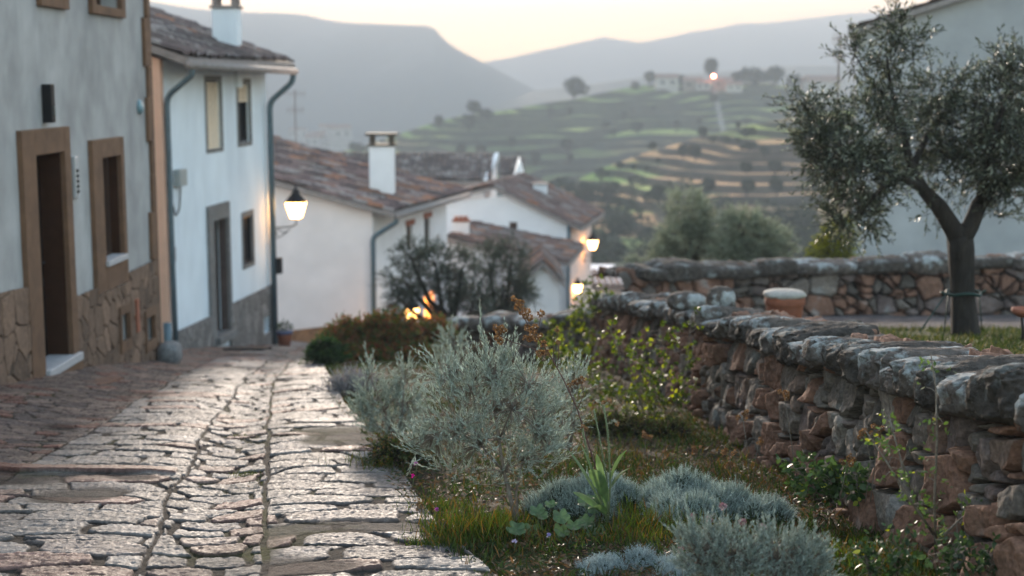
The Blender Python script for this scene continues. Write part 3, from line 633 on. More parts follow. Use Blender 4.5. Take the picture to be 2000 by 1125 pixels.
mb.add([w2.p(-.03, -9, .03), w2.p(-.03, ez, .03), w2.p(-.03, ez + pit * dep2, -dep2), w2.p(-.03, -9, -dep2), w2.p(.10, -9, .03), w2.p(.10, ez, .03), w2.p(.10, ez + pit * dep2, -dep2), w2.p(.10, -9, -dep2)], [(0, 1, 2, 3), (7, 6, 5, 4), (0, 4, 5, 1), (1, 5, 6, 2), (3, 2, 6, 7), (0, 3, 7, 4)])
mb.build('gable_wall', M_peach, H2)
o_ = .55; tile_roof(H2, w2.p(-.18, ez + .22 + pit * dep2, -dep2), w2.u, w2.n, L2 + .36, dep2 + o_, pit * (dep2 + o_), 5, cols=((.10, .085, .085), (.19, .14, .13)), warm=.04, moss=.5)
zp2 = lambda a: np.interp(a, [0, w2.px(408, 616)[0], w2.px(458, 588)[0], L2], [w2.px(333, 650)[1], w2.px(408, 616)[1], w2.px(458, 588)[1], w2.px(525, 556)[1]])
mb = MB(); frame_trim(mb, w2, d2[0], d2[1], d2[2] - .5, d2[3], w2.px(405, 500)[0] * -1 + d2[0], .12, .28, 0, .05); fd = mb.build('door_frame', M_grey, H2, bevel=.01); lining(w2, d2, .13, mat('grey_brown_jamb', base=(.10, .075, .07), rough=.8, spec=.2, vary=.2), fd); lining(w2, wl2, .05, M_soff, fd)
clad(w2, 'stone_base', 0.1, L2, lambda a: zs(22.3 + a) - .6, zp2, H2, [(d2[0] - .2, d2[1] + .12, -20, 9), (vt2[0], vt2[1], vt2[2], vt2[3])], cols=((.16, .15, .145), (.30, .28, .27)), scale=.20, k=9, n=(300, 110), mortar=(.17, .15, .14))
mb = MB(); md = (d2[0] + d2[1]) / 2; w2.box(mb, d2[0], md - .1, d2[2], d2[3], -.17, -.13); dd = mb.build('door', M_wood, H2); mb = MB(); w2.box(mb, md - .1, d2[1], d2[2], d2[3], -.2, -.17); mb.build('door_leaf', mat('grey_brown_door', base=(.05, .036, .032), spec=.15, rough=.8, vary=.2), dd)
mb = MB(); w2.box(mb, d2[0] - .1, d2[1] + .1, d2[2] - .12, d2[2] + .01, -.25, .14); mb.build('door_step', M_grey, H2)
for h, b in ((wl2, 0), (wu1, 1.0), (wu2, .34)):
    window(H2, w2, *h, .09 if b else .055, M_black, b)
    mb = MB(); frame_trim(mb, w2, *h, .07, .07, .09, .07, .018); mb.build('window_frame', M_grey, H2)
mb = MB(); w2.box(mb, *vt2, -.15, -.13); mb.build('vent', M_dark, H2)
def pipe(pts, r, name, m, parent=None, n=10):
    P_ = [Vector(p) for p in pts]; out = [P_[0]]
    for i in range(1, len(P_) - 1):
        a, b, c = P_[i - 1], P_[i], P_[i + 1]; d = min(.14, (b - a).length * .45, (c - b).length * .45); q0 = b + (a - b).normalized() * d; q1 = b + (c - b).normalized() * d
        for t in (0, .25, .5, .75, 1): out.append((q0 * (1 - t) + b * t) * (1 - t) + (b * (1 - t) + q1 * t) * t)
    out.append(P_[-1]); return MB().tube(out, r, n).build(name, m, parent, True)
gz = ez - .12
pipe([w2.p(-.25, gz + .03, o_ + .02), w2.p(L2 + .15, gz - .02, o_ + .02)], .065, 'gutter', M_soff, H2)
pipe([w2.p(-.05, gz, o_), w2.p(-.05, gz - .12, o_), w2.p(.07, gz - .45, .09), w2.p(.07, gz - 2.9, .09), w2.p(.10, -5, .09)], .045, 'downpipe', M_pipe, H2)
zb = zs(28.3)
pipe([w2.p(L2 + .05, gz, o_), w2.p(L2 + .05, gz - .22, o_ - .02), w2.p(L2 - .12, gz - .62, .10), w2.p(L2 - .12, zb - .2, .10)], .058, 'downpipe', M_pipe, H2)
a, z = w2.px(533, 515); mb = MB(); w2.box(mb, L2 - .18, L2 - .02, z - .16, z + .16, .16, .26); o = mb.build('junction_box', M_black, None, bevel=.01); tag(o, 'small black junction box on the downpipe of the pale blue house', 'junction box')
a, z = w2.px(346, 347); mb = MB(); w2.box(mb, a - .2, a + .16, z - .13, z + .14, .005, .12); T = mb.build('meter_box', mat('grey_plastic', base=(.30, .33, .33), rough=.5), None, bevel=.015); tag(T, 'grey meter box on the pale blue wall beside the left downpipe', 'meter box')
pipe([w2.p(a, z - .12, .05), w2.p(a - .05, z - .5, .04), w2.p(a - .25, z - .62, .04), w2.p(a - .42, z - .3, .04), w2.p(a - .45, z + .9, .04)], .012, 'cable', M_black, T)
a, z = w2.px(334, 497); mb = MB(); w2.box(mb, a - .05, a + .07, z - .12, z + .12, .005, .06); tag(mb.build('junction_box', M_soff, None, bevel=.008), 'tiny grey fitting on the pale blue wall below the meter box', 'junction box')
# chimney of house 2 (top runs off the picture)
def chimney(parent, c, sx, sy, z0, z1, m=M_white, cap=M_terra, pots=True, rz=0):
    Mx = Matrix.Translation(Vector(c)) @ Matrix.Rotation(rz, 4, 'Z')
    mb = MB().box(-sx / 2, -sy / 2, z0, sx / 2, sy / 2, z1, Mx); ch = mb.build('chimney', m, parent, bevel=.012)
    mb = MB().box(-sx / 2 - .04, -sy / 2 - .04, z1 + .002, sx / 2 + .04, sy / 2 + .04, z1 + .05, Mx)
    if pots:
        for ax in (-1, 1):
            for ay in (-1, 1): mb.box(ax * (sx / 2 - .06) - .05, ay * (sy / 2 - .06) - .05, z1 + .05, ax * (sx / 2 - .06) + .05, ay * (sy / 2 - .06) + .05, z1 + .26, Mx)
        mb.box(-sx / 2 - .09, -sy / 2 - .09, z1 + .26, sx / 2 + .09, sy / 2 + .09, z1 + .33, Mx)
    mb.build('chimney_cap', cap, ch, bevel=.01); return ch
p = P(444, 85, 26.5); chimney(H2, (p.x, p.y, 0), .46, .42, p.z - .8, P(444, 17, 26.5).z, M_h2, M_soff)
# ---- house 3: pinkish white, tiled roof, facing wall across the bend
H3 = thing('village_house', 'white house with mottled tiled roof sloping to a grey downpipe behind the lantern', 'house')
C3 = (P(728, 500, 34).x, 34.0); w3 = Wall(C3, (.257, 1), 1); f3 = Wall(C3, (-1, 0), -1); L3 = 6.1
e3 = P(757, 412, 34).z; p3 = .275
zt3 = lambda a: e3 + .0 + p3 * a
mb = MB(); f3.panel(mb, 0, 9.0, -12, 0, [], .2, zt=lambda a: e3 - .02 + p3 * (a + .25))
mb.build('front_wall', M_h3, H3); mb = MB()
mb.add([w3.p(L3, -12), w3.p(L3, e3 + .05), (C3[0] - 9 + w3.u[0] * L3, C3[1] + w3.u[1] * L3, e3 + p3 * 9), (C3[0] - 9 + w3.u[0] * L3, C3[1] + w3.u[1] * L3, -12)], [(0, 1, 2, 3)])
mb.build('rear_wall', M_h3, H3)
def r3(x0, x1, yt, yb_): a0, _ = w3.px(x0, yt); a1, _ = w3.px(x1, yt); return [a0, a1, w3.px((x0 + x1) / 2, yb_)[1], w3.px((x0 + x1) / 2, yt)[1]]
wa, wb = r3(794, 806, 440, 490), r3(829, 840, 425, 478); wd = r3(829, 848, 572, 640)
mb = MB(); w3.panel(mb, 0, L3, -12, e3 + .1, [wa + [.15], wb + [.15], wd + [.2]], .2); mb.build('side_wall', M_white, H3)
for h in (wa, wb):
    window(H3, w3, *h, .1, M_wood); mb = MB(); w3.box(mb, h[0] - .08, h[1] + .08, h[3], h[3] + .14, .0, .04); mb.build('lintel', M_terra, H3)
M_lit = mat('lamp_lit_glass', base=(.8, .4, .1), emit=(1.0, .30, .05), estr=.7)
mb = MB(); w3.box(mb, *wd, -.2, -.15); mb.build('lit_doorway', M_lit, H3)
sl = (w3.n[0] * .97, w3.n[1] * .97)
# roof: ridge direction = facade direction, falls towards the street
dn = Vector((1, -.0, 0)); O3 = (C3[0] - 9.0 - w3.u[0] * .3, C3[1] - w3.u[1] * .3, e3 + p3 * 9.0 + .16)
tile_roof(H3, O3, w3.u, (1, 0), L3 + .6, 9.0 + .62, p3 * 9.62, 8, cols=((.07, .055, .055), (.34, .23, .21)), warm=.2, moss=.45)
pipe([(C3[0] + .62, C3[1] - .3, e3 - .10), (C3[0] + .62 + w3.u[0] * L3, C3[1] + w3.u[1] * L3, e3 - .08)], .07, 'gutter', M_soff, H3)
pipe([(C3[0] + .6, C3[1] - .2, e3 - .1), (C3[0] + .6, C3[1] - .2, e3 - .25), (C3[0] + .02, C3[1] - .09, e3 - .62), (C3[0] + .02, C3[1] - .09, -8.5)], .062, 'downpipe', M_pipe, H3)
q = P(747, 355, 36.0); chimney(H3, (q.x, q.y, 0), .60, .60, q.z - .6, P(747, 285, 36).z, M_white, mat('sooty_cap', base=(.09, .075, .06), rough=.9))
clad(f3, 'stone_base', 0, 9, lambda a: zs(34.) - 1 + 0 * a, lambda a: zy(640, 34) - .12 * (a - 1.5) + 0 * a, H3, cols=((.30, .16, .09), (.38, .21, .12)), scale=.4, k=19, n=(160, 60), d=.03, mortar=(.2, .12, .08))
# ---- house 4: white gable with lamp at its right corner
H4 = thing('village_house', 'white gabled house with brown tiled roof and one small brown window beyond the olive tree', 'house')
C4 = (P(1112, 500, 46).x, 46.0); w4 = Wall(C4, (.194, 1), 1); g4 = Wall(C4, (-1, 0), -1)
e4 = zy(437, 46); ap = (C4[0] - P(968, 368, 46).x); pz = zy(368, 46); pt4 = (pz - e4) / ap; Wd = ap + 3.2
mb = MB(); sw = [g4.px(1010, 434)[0], g4.px(995, 434)[0], zy(455, 46), zy(434, 46)]
g4.panel(mb, 0, Wd, -16, 0, [sw + [.15]], .15, zt=lambda a: e4 + pt4 * a if a <= ap else pz - .22 * (a - ap))
mb.add([g4.p(ap, -16, -.0), g4.p(ap, -16, 0), g4.p(ap, -16, 0)], [(0, 1, 2)]); mb.build('gable_wall', M_white, H4)
mb = MB(); g4.box(mb, *sw, -.12, -.1); mb.build('window', M_wood, H4)
mb = MB(); w4.panel(mb, 0, 5.2, -16, e4, [], .1); mb.build('side_wall', mat('lamplit_pink_white_render', base=(.74, .62, .58), rough=.9, vary=.05), H4)  # white side wall with the lamp's pink light put into its colour
tile_roof(H4, (C4[0] - ap - w4.u[0] * .2, C4[1] - w4.u[1] * .2, pz + .1), w4.u, (1, 0), 5.6, ap + .45, pt4 * (ap + .45), 14, cols=((.15, .11, .10), (.25, .17, .15)), warm=.08)
tile_roof(H4, (C4[0] - ap - w4.u[0] * .2 + w4.u[0] * 5.6, C4[1] + w4.u[1] * 5.4, pz + .1), (-w4.u[0], -w4.u[1]), (-1, 0), 5.6, 3.4, .22 * 3.4, 15, cols=((.15, .11, .10), (.25, .17, .15)), warm=.08)
pipe([g4.p(.02, e4, .08), g4.p(.02, -12, .08)], .06, 'downpipe', M_pipe, H4)
# ---- house 5: dark roof on the skyline of the village
H5 = thing('village_house', 'house with long dark ridge roof and white gable end behind the big chimney', 'house')
y5 = 55; q0, q1, q2, q3 = P(770, 301, 60), P(968, 301, 60), P(770, 352, 55), P(945, 352, 55)
mb = MB().hexa([(q2.x - 3, 55.3, -18), (q3.x, 55.3, -18), (q1.x, 64, -18), (q0.x - 3, 64, -18), (q2.x - 3, 55.3, q2.z), (q3.x, 55.3, q2.z), (q1.x, 64, q2.z), (q0.x - 3, 64, q2.z)]); mb.build('wall', M_h3, H5)
tile_roof(H5, (q0.x - 3.4, 60.3, q0.z), (1, 0), (0, -1), q1.x - q0.x + 3.3, 5.6, q0.z - q2.z, 21, cols=((.085, .075, .075), (.17, .13, .12)), warm=.03, moss=.6)
mb = MB().hexa([(q3.x - .02, 54.6, q3.z - .3), (q3.x + .12, 54.6, q3.z - .3), (q1.x + .12, 60.3, q1.z - .3), (q1.x - .02, 60.3, q1.z - .3), (q3.x - .02, 54.6, q3.z + .05), (q3.x + .12, 54.6, q3.z + .05), (q1.x + .12, 60.3, q1.z + .05), (q1.x - .02, 60.3, q1.z + .05)]); mb.build('verge', M_white, H5)
a5, b5 = P(968, 315, 58), P(1006, 350, 55)
tile_roof(H5, (q1.x + .2, 60.0, a5.z), (1, 0), (0, -1), 1.0, 5.0, a5.z - b5.z + .1, 23, cols=((.085, .075, .075), (.17, .13, .12)), warm=.03, moss=.6)
gg = Wall((P(1028, 372, 55).x, 55.0), (-1, 0), -1); ww = gg.px(1000, 372)[0]
mb = MB(); q = [gg.p(0, -16), gg.p(ww, -16), gg.p(ww, zy(352, 55)), gg.p(ww * .45, zy(315, 55)), gg.p(0, zy(352, 55))]; mb.add(q + [(x, y + 4, z) for x, y, z in q], [(0, 1, 2, 3, 4), (9, 8, 7, 6, 5), (2, 7, 8, 3), (3, 8, 9, 4), (0, 4, 9, 5), (1, 6, 7, 2)]); mb.build('gable_end', M_white, H5)
q = P(1055, 383, 57); chimney(H4, (P(1055, 383, 49).x, 49, 0), .48, .4, zy(400, 49), zy(360, 49), M_white, M_soff, False)
# ---- house 6: low house with mottled roof between
H6 = thing('village_house', 'low white house with mottled tiled roof and stubby chimney half hidden by the olive', 'house')
C6 = (P(1092, 530, 41).x, 41.0); g6 = Wall(C6, (-1, 0), -1); e6 = zy(515, 41); W6 = g6.px(872, 470)[0]; p6 = (zy(470, 41) - e6) / W6
mb = MB(); g6.panel(mb, 0, W6, -14, 0, [], .1, zt=lambda a: e6 + p6 * a); mb.add([g6.p(0, -14), g6.p(0, -14, -6), g6.p(0, e6, -6), g6.p(0, e6)], [(0, 1, 2, 3)]); mb.build('wall', M_white, H6)
tile_roof(H6, (C6[0] - W6, 40.8, e6 + p6 * W6 + .12), (.15, .988), (1, 0), 4.4, W6 + .3, p6 * (W6 + .3), 31, cols=((.12, .09, .085), (.26, .16, .13)), warm=.12)
q = P(901, 472, 42); chimney(H6, (q.x, q.y, 0), .46, .46, zy(490, 42), zy(432, 42), M_white, M_terra, False)
mb = MB()
for i in range(3): mb.box(q.x - .2 + i * .14, q.y - .16, zy(432, 42) + .04, q.x - .09 + i * .14, q.y + .16, zy(432, 42) + .15)
mb.build('chimney_pot', M_terra, H6)
# small gabled porch in front of it
H7 = thing('outbuilding', 'small white gabled outbuilding with dark tiled roof right of the olive tree', 'outbuilding')
c7 = P(1062, 520, 37); g7 = Wall((P(1092, 560, 37).x, 37.0), (-1, 0), -1); w7 = g7.px(1022, 560)[0]; z7 = zy(552, 37); a7 = zy(512, 37)
mb = MB(); q = [g7.p(0, -14), g7.p(w7, -14), g7.p(w7, z7), g7.p(w7 * .45, a7), g7.p(0, z7)]; mb.add(q + [(x, y + 3, z) for x, y, z in q], [(0, 1, 2, 3, 4), (9, 8, 7, 6, 5), (2, 7, 8, 3), (3, 8, 9, 4), (0, 4, 9, 5), (1, 6, 7, 2)]); mb.build('wall', M_white, H7)
xm = g7.p(w7 * .45, 0)[0]
for sgn, ww_ in ((1, w7 * .45), (-1, w7 * .55)): tile_roof(H7, (xm, 36.8 if sgn > 0 else 40.2, a7 + .06), (0, 1) if sgn > 0 else (0, -1), (sgn, 0), 3.4, ww_ + .15, (a7 - z7) * 1.1, 33 + sgn, cols=((.12, .09, .085), (.22, .15, .13)), res=(4, 4))
# rows of lower houses down the lane to the right of house 4, and a far roof
H8 = thing('village_house', 'low pale house with pinkish tiled roof just beyond the end of the stone wall', 'house')
c0 = P(1165, 560, 52); mb = MB().box(c0.x, 52, -20, c0.x + 3.2, 58, zy(556, 52)); mb.build('wall', M_h3, H8)
tile_roof(H8, (c0.x - .2, 56, zy(530, 56)), (1, 0), (0, -1), 3.6, 4.3, zy(530, 56) - zy(558, 52), 41, cols=((.26, .17, .15), (.34, .23, .2)), warm=.2, moss=.1)
# ---- right: white gable of the house beyond the terrace
HR = thing('village_house', 'large plain white house wall with tiled verge behind the olive tree on the right', 'house')
CR = (P(1662, 500, 30).x, 30.0); gr_ = Wall(CR, (1, 0), 1); eR = zy(66, 30); pR = (zy(0, 30) - zy(62, 30)) / (P(1840, 0, 30).x - P(1645, 62, 30).x)
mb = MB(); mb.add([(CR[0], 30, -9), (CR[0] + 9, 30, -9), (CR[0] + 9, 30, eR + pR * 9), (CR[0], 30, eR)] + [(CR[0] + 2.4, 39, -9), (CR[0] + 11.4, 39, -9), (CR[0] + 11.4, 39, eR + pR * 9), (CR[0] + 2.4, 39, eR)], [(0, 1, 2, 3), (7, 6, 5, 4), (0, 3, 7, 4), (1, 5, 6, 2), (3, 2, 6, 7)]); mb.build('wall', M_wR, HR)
tile_roof(HR, (CR[0] + 11.4, 39.2, eR + pR * 9 + .14), (-.2525, -.9676), (-1, 0), 9.75, 9.22, pR * 9.22, 51, cols=((.13, .09, .08), (.22, .14, .12)))
# back wall of the terrace
bz = lambda x, y: zt(y) - .05
bpath = [(1.55, 19.7), (2.5, 20.4), (3.6, 20.9), (5.5, 21.2), (7.2, 21.2), (9.5, 21.0)]
bk = stone_wall('dry_stone_wall', 'reddish dry stone wall closing the terrace behind the terracotta pot and olive trunk', bpath[::-1], bz, lambda u: np.interp(u, [0, 4, 8.5], [.84, .74, .60]), .45, .24, .19, 620, 110, 77, red=.55, back=False, depth=.09)
coping(bk[0], bk, .7, .05, .24, 300, 22, start=.0, end=bk[1][-1] - .35, thick=.45, dark=.55)
lw = stone_wall('dry_stone_wall', 'low purplish dry stone wall behind the bushes, left of the long wall end', [(1.5, 19.1), (.6, 19.6), (-.9, 20.4), (-1.6, 21)], lambda x, y: zs(y) - .05, lambda u: .62 - .06 * u, .4, .22, .17, 260, 70, 91, red=.25, back=False)
coping(lw[0], lw, .5, .04, .2, 500, 16, dark=.2)
# ------------------------------------------------------------------ vegetation tools
def unit(v): return v / np.maximum(np.linalg.norm(v, axis=-1, keepdims=True), 1e-9)
def perp(d, n=None):
    r = rng.normal(size=d.shape) if n is None else n
    return unit(r - (r * d).sum(-1, keepdims=True) * d)
def leaf_mesh(name, p, d, L, W, col, m, parent=None, fold=.15, bend=.0, shape='diamond', nrm=None):
    """many leaves in one mesh. p base (n,3), d direction, L, W arrays, col (n,3)"""
    n = len(p); d = unit(d); s = perp(d, None if nrm is None else np.cross(d, nrm)); u = np.cross(s, d); L = np.broadcast_to(L, n)[:, None]; W = np.broadcast_to(W, n)[:, None]
    if shape == 'diamond':
        V = np.stack([p, p + d * L * .5 + s * W / 2 + u * W * fold, p + d * L - u * L * bend, p + d * L * .5 - s * W / 2 + u * W * fold], 1); k = 4
        F = np.arange(n * 4).reshape(n, 4)
    elif shape == 'oval':
        pr = [(.0, .12), (.3, .46), (.65, .42), (.9, .16)]; V = []
        for t, w in pr: c = p + d * L * t - u * L * bend * t * t; V += [c + s * W * w + u * W * fold * w, c - s * W * w + u * W * fold * w]
        V.append(p + d * L - u * L * bend); V = np.stack(V, 1); k = 9; b = np.arange(n)[:, None] * 9
        F = np.concatenate([b + np.array(q) for q in ((0, 2, 3, 1), (2, 4, 5, 3), (4, 6, 7, 5), (6, 8, 8, 7))]); F3 = F[-n:][:, [0, 1, 3]]; F = F[:-n]
    elif shape == 'blade':
        V = []
        for t, w in ((0, .5), (.45, .42), (.8, .22)): c = p + d * L * t - np.array([0, 0, 1.]) * L * bend_arr(bend, n) * t * t; V += [c + s * W * w, c - s * W * w]
        V.append(p + d * L - np.array([0, 0, 1.]) * L * bend_arr(bend, n)); V = np.stack(V, 1); k = 7; b = np.arange(n)[:, None] * 7
        F = np.concatenate([b + np.array(q) for q in ((0, 2, 3, 1), (2, 4, 5, 3))]); F3 = b + np.array((4, 6, 5))
    V = V.reshape(-1, 3); C = np.repeat(col, k, 0)
    if shape == 'diamond': return np_mesh(name, V, F, m, parent, C)
    me = bpy.data.meshes.new(name); me.vertices.add(len(V)); me.vertices.foreach_set('co', V.astype(np.float32).ravel())
    loops = np.concatenate([F.ravel(), F3.ravel()]).astype(np.int32); me.loops.add(len(loops)); me.loops.foreach_set('vertex_index', loops)
    tot = np.concatenate([np.full(len(F), 4), np.full(len(F3), 3)]).astype(np.int32); me.polygons.add(len(tot)); me.polygons.foreach_set('loop_start', np.concatenate([[0], np.cumsum(tot)[:-1]]).astype(np.int32)); me.polygons.foreach_set('loop_total', tot)
    me.polygons.foreach_set('use_smooth', np.ones(len(tot), bool)); me.update(calc_edges=True)
    c4 = np.ones((len(V), 4), np.float32); c4[:, :3] = C; a = me.color_attributes.new('Col', 'FLOAT_COLOR', 'POINT'); a.data.foreach_set('color', c4.ravel())
    return link(name, me, m, parent)
def bend_arr(b, n): return np.broadcast_to(b, n)[:, None]
def cvary(c0, c1, n, extra=None, share=0.0):
    t = rng.random((n, 1)); c = np.array(c0) * (1 - t) + np.array(c1) * t
    if extra is not None: c = np.where(rng.random((n, 1)) < share, np.array(extra), c)
    return c * rng.uniform(.8, 1.2, (n, 1))
def ellip(c, r, n, inner=.35):
    d = unit(rng.normal(size=(n, 3))); q = (inner + (1 - inner) * rng.random((n, 1)) ** .6); return np.array(c) + d * q * np.array(r), d
def ribbons(name, A, B, w, m, parent=None, sag=0.0, seg=3):
    """thin round-ish stems as 3-sided tubes from A to B, vectorised; per-end radii"""
    n = len(A); w0, w1 = w; d = unit(B - A); a = perp(d); c = np.cross(d, a); V = []
    for i in range(seg + 1):
        t = i / seg; q = A * (1 - t) + B * t; q = q + np.array([0, 0, 1.]) * (sag * 4 * t * (1 - t)) * np.linalg.norm(B - A, axis=1, keepdims=True); r = w0 * (1 - t) + w1 * t
        for k in range(3): th = 2 * math.pi * k / 3; V.append(q + (a * math.cos(th) + c * math.sin(th)) * r)
    V = np.stack(V, 1); K = 3 * (seg + 1); b = np.arange(n)[:, None] * K; F = []
    for i in range(seg):
        for k in range(3): F.append(b + np.array((i * 3 + k, i * 3 + (k + 1) % 3, i * 3 + 3 + (k + 1) % 3, i * 3 + 3 + k)))
    return np_mesh(name, V.reshape(-1, 3), np.concatenate(F), m, parent, None, True)
def sprays(Sp, D, Ln, nl, LL, LW, ang=.7, droop=.1, jitter=.25):
    n = len(Sp); t = (np.arange(nl) + .5) / nl; t = t[None, :, None] + rng.uniform(-.4, .4, (n, nl, 1)) / nl
    g = np.array([0, 0, -1.]); q = Sp[:, None] + D[:, None] * Ln[:, None, None] * t + g * droop * Ln[:, None, None] * t * t
    d0 = unit(D[:, None] + 2 * g * droop * t); s = perp(np.repeat(D[:, None], nl, 1)); dd = unit(d0 * math.cos(ang) + s * math.sin(ang) + jitter * rng.normal(size=s.shape))
    f = rng.uniform(.7, 1.15, (n, nl)) * (1 - .35 * t[..., 0])
    return q.reshape(-1, 3), dd.reshape(-1, 3), (LL * f).ravel(), (LW * f).ravel()
M_olive = mat('olive_leaves', attr=True, rough=.45, vary=.25, vscale=2, trans=.22, spec=.6)
M_bark = mat('olive_bark', base=(.016, .012, .010), base2=(.045, .036, .030), rough=.95, vary=.4, vscale=9, vstretch=(1, 1, .3), bump=1.0, bscale=22, bdist=.03)
M_leaf = mat('leaves', attr=True, rough=.5, vary=.2, vscale=3, trans=.35, spec=.4)
M_sage = mat('felted_silver_leaves', attr=True, rough=.75, vary=.15, vscale=8, trans=.18, spec=.3, sheen=.4)
M_stem = mat('woody_stem', base=(.13, .095, .07), base2=(.20, .17, .14), rough=.9, vary=.3, vscale=20)
M_green_stem = mat('green_stem', base=(.12, .15, .07), rough=.7, vary=.2)
M_dry = mat('dry_flower_heads', base=(.22, .12, .06), base2=(.38, .26, .14), sharp=(.4, .6), rough=.95, vary=.35, vscale=60)
def tree(name, label, base, limbs, clumps, per, spray=.32, nl=16, LL=.055, LW=.014, cols=((.035, .05, .03), (.10, .12, .075)), group=None, cat='tree', extra=(.16, .17, .12), share=.15, mat_leaf=None, up=.35, gap=.35, droop=.2, trunk_name='trunk'):
    T = thing(name, label, cat, group); mb = MB()
    for pts, r in limbs: mb.tube(pts, r, 9, rough=.25)
    mb.build(trunk_name, M_bark, T, True)
    A, Dn = [], []
    for c, r, w in clumps:
        n = int(per * w); p, d = ellip(c, r, n, .25)
        keep = vnoise(p[:, 0] / (min(r) * .45), p[:, 1] / (min(r) * .45), p[:, 2] / (min(r) * .45), 3) > -gap; p, d = p[keep], d[keep]
        A.append(p); Dn.append(unit(d * .8 + np.array([0, 0, up]) + .55 * rng.normal(size=d.shape)))
    A = np.concatenate(A); Dn = np.concatenate(Dn); Ln = spray * rng.uniform(.6, 1.3, len(A))
    q, dd, l, w = sprays(A, Dn, Ln, nl, LL, LW, .65, droop)
    leaf_mesh('crown', q, dd, l, w, cvary(cols[0], cols[1], len(q), extra, share), mat_leaf or M_olive, T)
    g = np.array([0, 0, -1.]); ribbons('twigs', A - Dn * Ln[:, None] * .3, A + Dn * Ln[:, None] + g * droop * Ln[:, None], (.0035, .0015), M_bark, T, 0, 2)
    return T
def V3(px, py, Y): return tuple(P(px, py, Y))
# ------------------------------------------------------------------ olive tree on the terrace, right
Yt = 13.0; k = Yt / FPX * 1.0
o3 = lambda px, py, dy=0: V3(px, py, Yt + dy)
limbs = [([o3(1888, 668), o3(1886, 640), o3(1882, 590), o3(1880, 540), o3(1878, 490), o3(1874, 462)], [.155, .125, .112, .105, .115, .12]),
    ([o3(1874, 470), o3(1858, 440), o3(1835, 405), o3(1805, 372, -.1), o3(1780, 330, -.15), o3(1765, 260, -.1), o3(1745, 200), o3(1735, 140), o3(1730, 80)], [.10, .085, .07, .055, .042, .03, .022, .014, .006]),
    ([o3(1874, 470), o3(1895, 440), o3(1912, 400), o3(1945, 360, .1), o3(1990, 330, .2), o3(2050, 290, .3)], [.10, .08, .07, .06, .05, .03]),
    ([o3(1805, 372, -.1), o3(1760, 345, -.3), o3(1700, 320, -.5), o3(1640, 290, -.5)], [.045, .035, .024, .01]),
    ([o3(1780, 330, -.15), o3(1810, 270, .3), o3(1850, 210, .5), o3(1880, 170, .5)], [.035, .028, .018, .008]),
    ([o3(1912, 400), o3(1930, 320, -.3), o3(1950, 240, -.4), o3(1975, 160, -.4)], [.045, .035, .024, .01]),
    ([o3(1760, 345, -.3), o3(1710, 380, -.4), o3(1680, 420, -.4)], [.025, .016, .007]),
    ([o3(1745, 200), o3(1700, 160, .1), o3(1672, 110, .1)], [.016, .011, .005])]
cl = []
for px, py, dy, rx, rz, w in [(1640, 300, -.5, 62, 55, 1.5), (1610, 225, -.3, 45, 38, .75), (1560, 205, -.3, 26, 20, .18), (1700, 250, -.2, 70, 60, 1.3), (1690, 345, -.3, 70, 55, 1.5), (1660, 410, -.3, 50, 42, 1.0), (1700, 420, 0, 26, 30, .3), (1590, 270, -.3, 25, 35, .35),
        (1740, 120, 0, 36, 50, .6), (1672, 110, 0, 24, 40, .3), (1745, 55, 0, 22, 24, .25), (1785, 85, 0, 24, 35, .3), (1740, 185, 0, 45, 30, .5), (1830, 180, .4, 45, 40, .5), (1800, 260, .2, 70, 60, 1.2), (1880, 250, .3, 70, 65, 1.4), (1860, 330, .2, 80, 38, 1.2), (1950, 200, -.3, 45, 70, 1.0),
        (1990, 140, -.3, 30, 45, .5), (1960, 300, -.2, 70, 60, 1.6), (2020, 260, .1, 60, 90, 1.8), (2040, 360, .2, 60, 45, 1.0), (1960, 370, 0, 35, 28, .4), (1955, 110, -.2, 18, 28, .15), (1812, 420, 0, 14, 18, .06), (1945, 415, 0, 20, 14, .08), (1870, 160, .3, 25, 25, .15)]:
    cl.append((o3(px, py, dy), (rx * k, rx * k * .9 + .1, rz * k), w))
OT = tree('olive_tree', 'large dark olive tree on the terrace in front of the plain white house', (0, 0, 0), limbs, cl, 175, .24, 14, .074, .020, cols=((.026, .035, .022), (.10, .118, .075)), extra=(.34, .36, .28), share=.14, gap=.16)  # random share of pale leaves puts sparkle into the crown colour
# tree between houses and bushes
def mound_tree(name, label, px, ybase, Y, crown, per, cols, **kw):
    k = Y / FPX; b = V3(px, ybase, Y); limbs = []
    for cx, cy, dy, rx, rz, w in crown:
        c = V3(cx, cy, Y + dy); mid = tuple((b[i] * .55 + c[i] * .45) + random.uniform(-.08, .08) for i in range(3)); j = (b[0], b[1], b[2] + (c[2] - b[2]) * .25)
        limbs.append(([b, j, mid, c], [.13 * kw.get('tk', 1), .10 * kw.get('tk', 1), .06 * kw.get('tk', 1), .02]))
    kw.pop('tk', None)
    cl = [(V3(cx, cy, Y + dy), (rx * k, rx * k * .9, rz * k), w) for cx, cy, dy, rx, rz, w in crown]
    return tree(name, label, b, limbs, cl, per, cols=cols, **kw)
OL = ((.03, .045, .03), (.085, .11, .075))
mound_tree('olive_tree', 'dark bushy olive tree in front of the low white houses at the centre', 884, 672, 27, [(790, 550, 0, 42, 42, 1.1), (800, 500, .2, 34, 30, .7), (850, 510, .1, 40, 36, .9), (785, 590, -.1, 28, 24, .5), (878, 560, 0, 34, 36, .8), (905, 520, 0, 30, 38, .6), (925, 590, 0, 40, 34, .9)], 340, OL, spray=.26, nl=14, LL=.07, LW=.02, gap=.2)
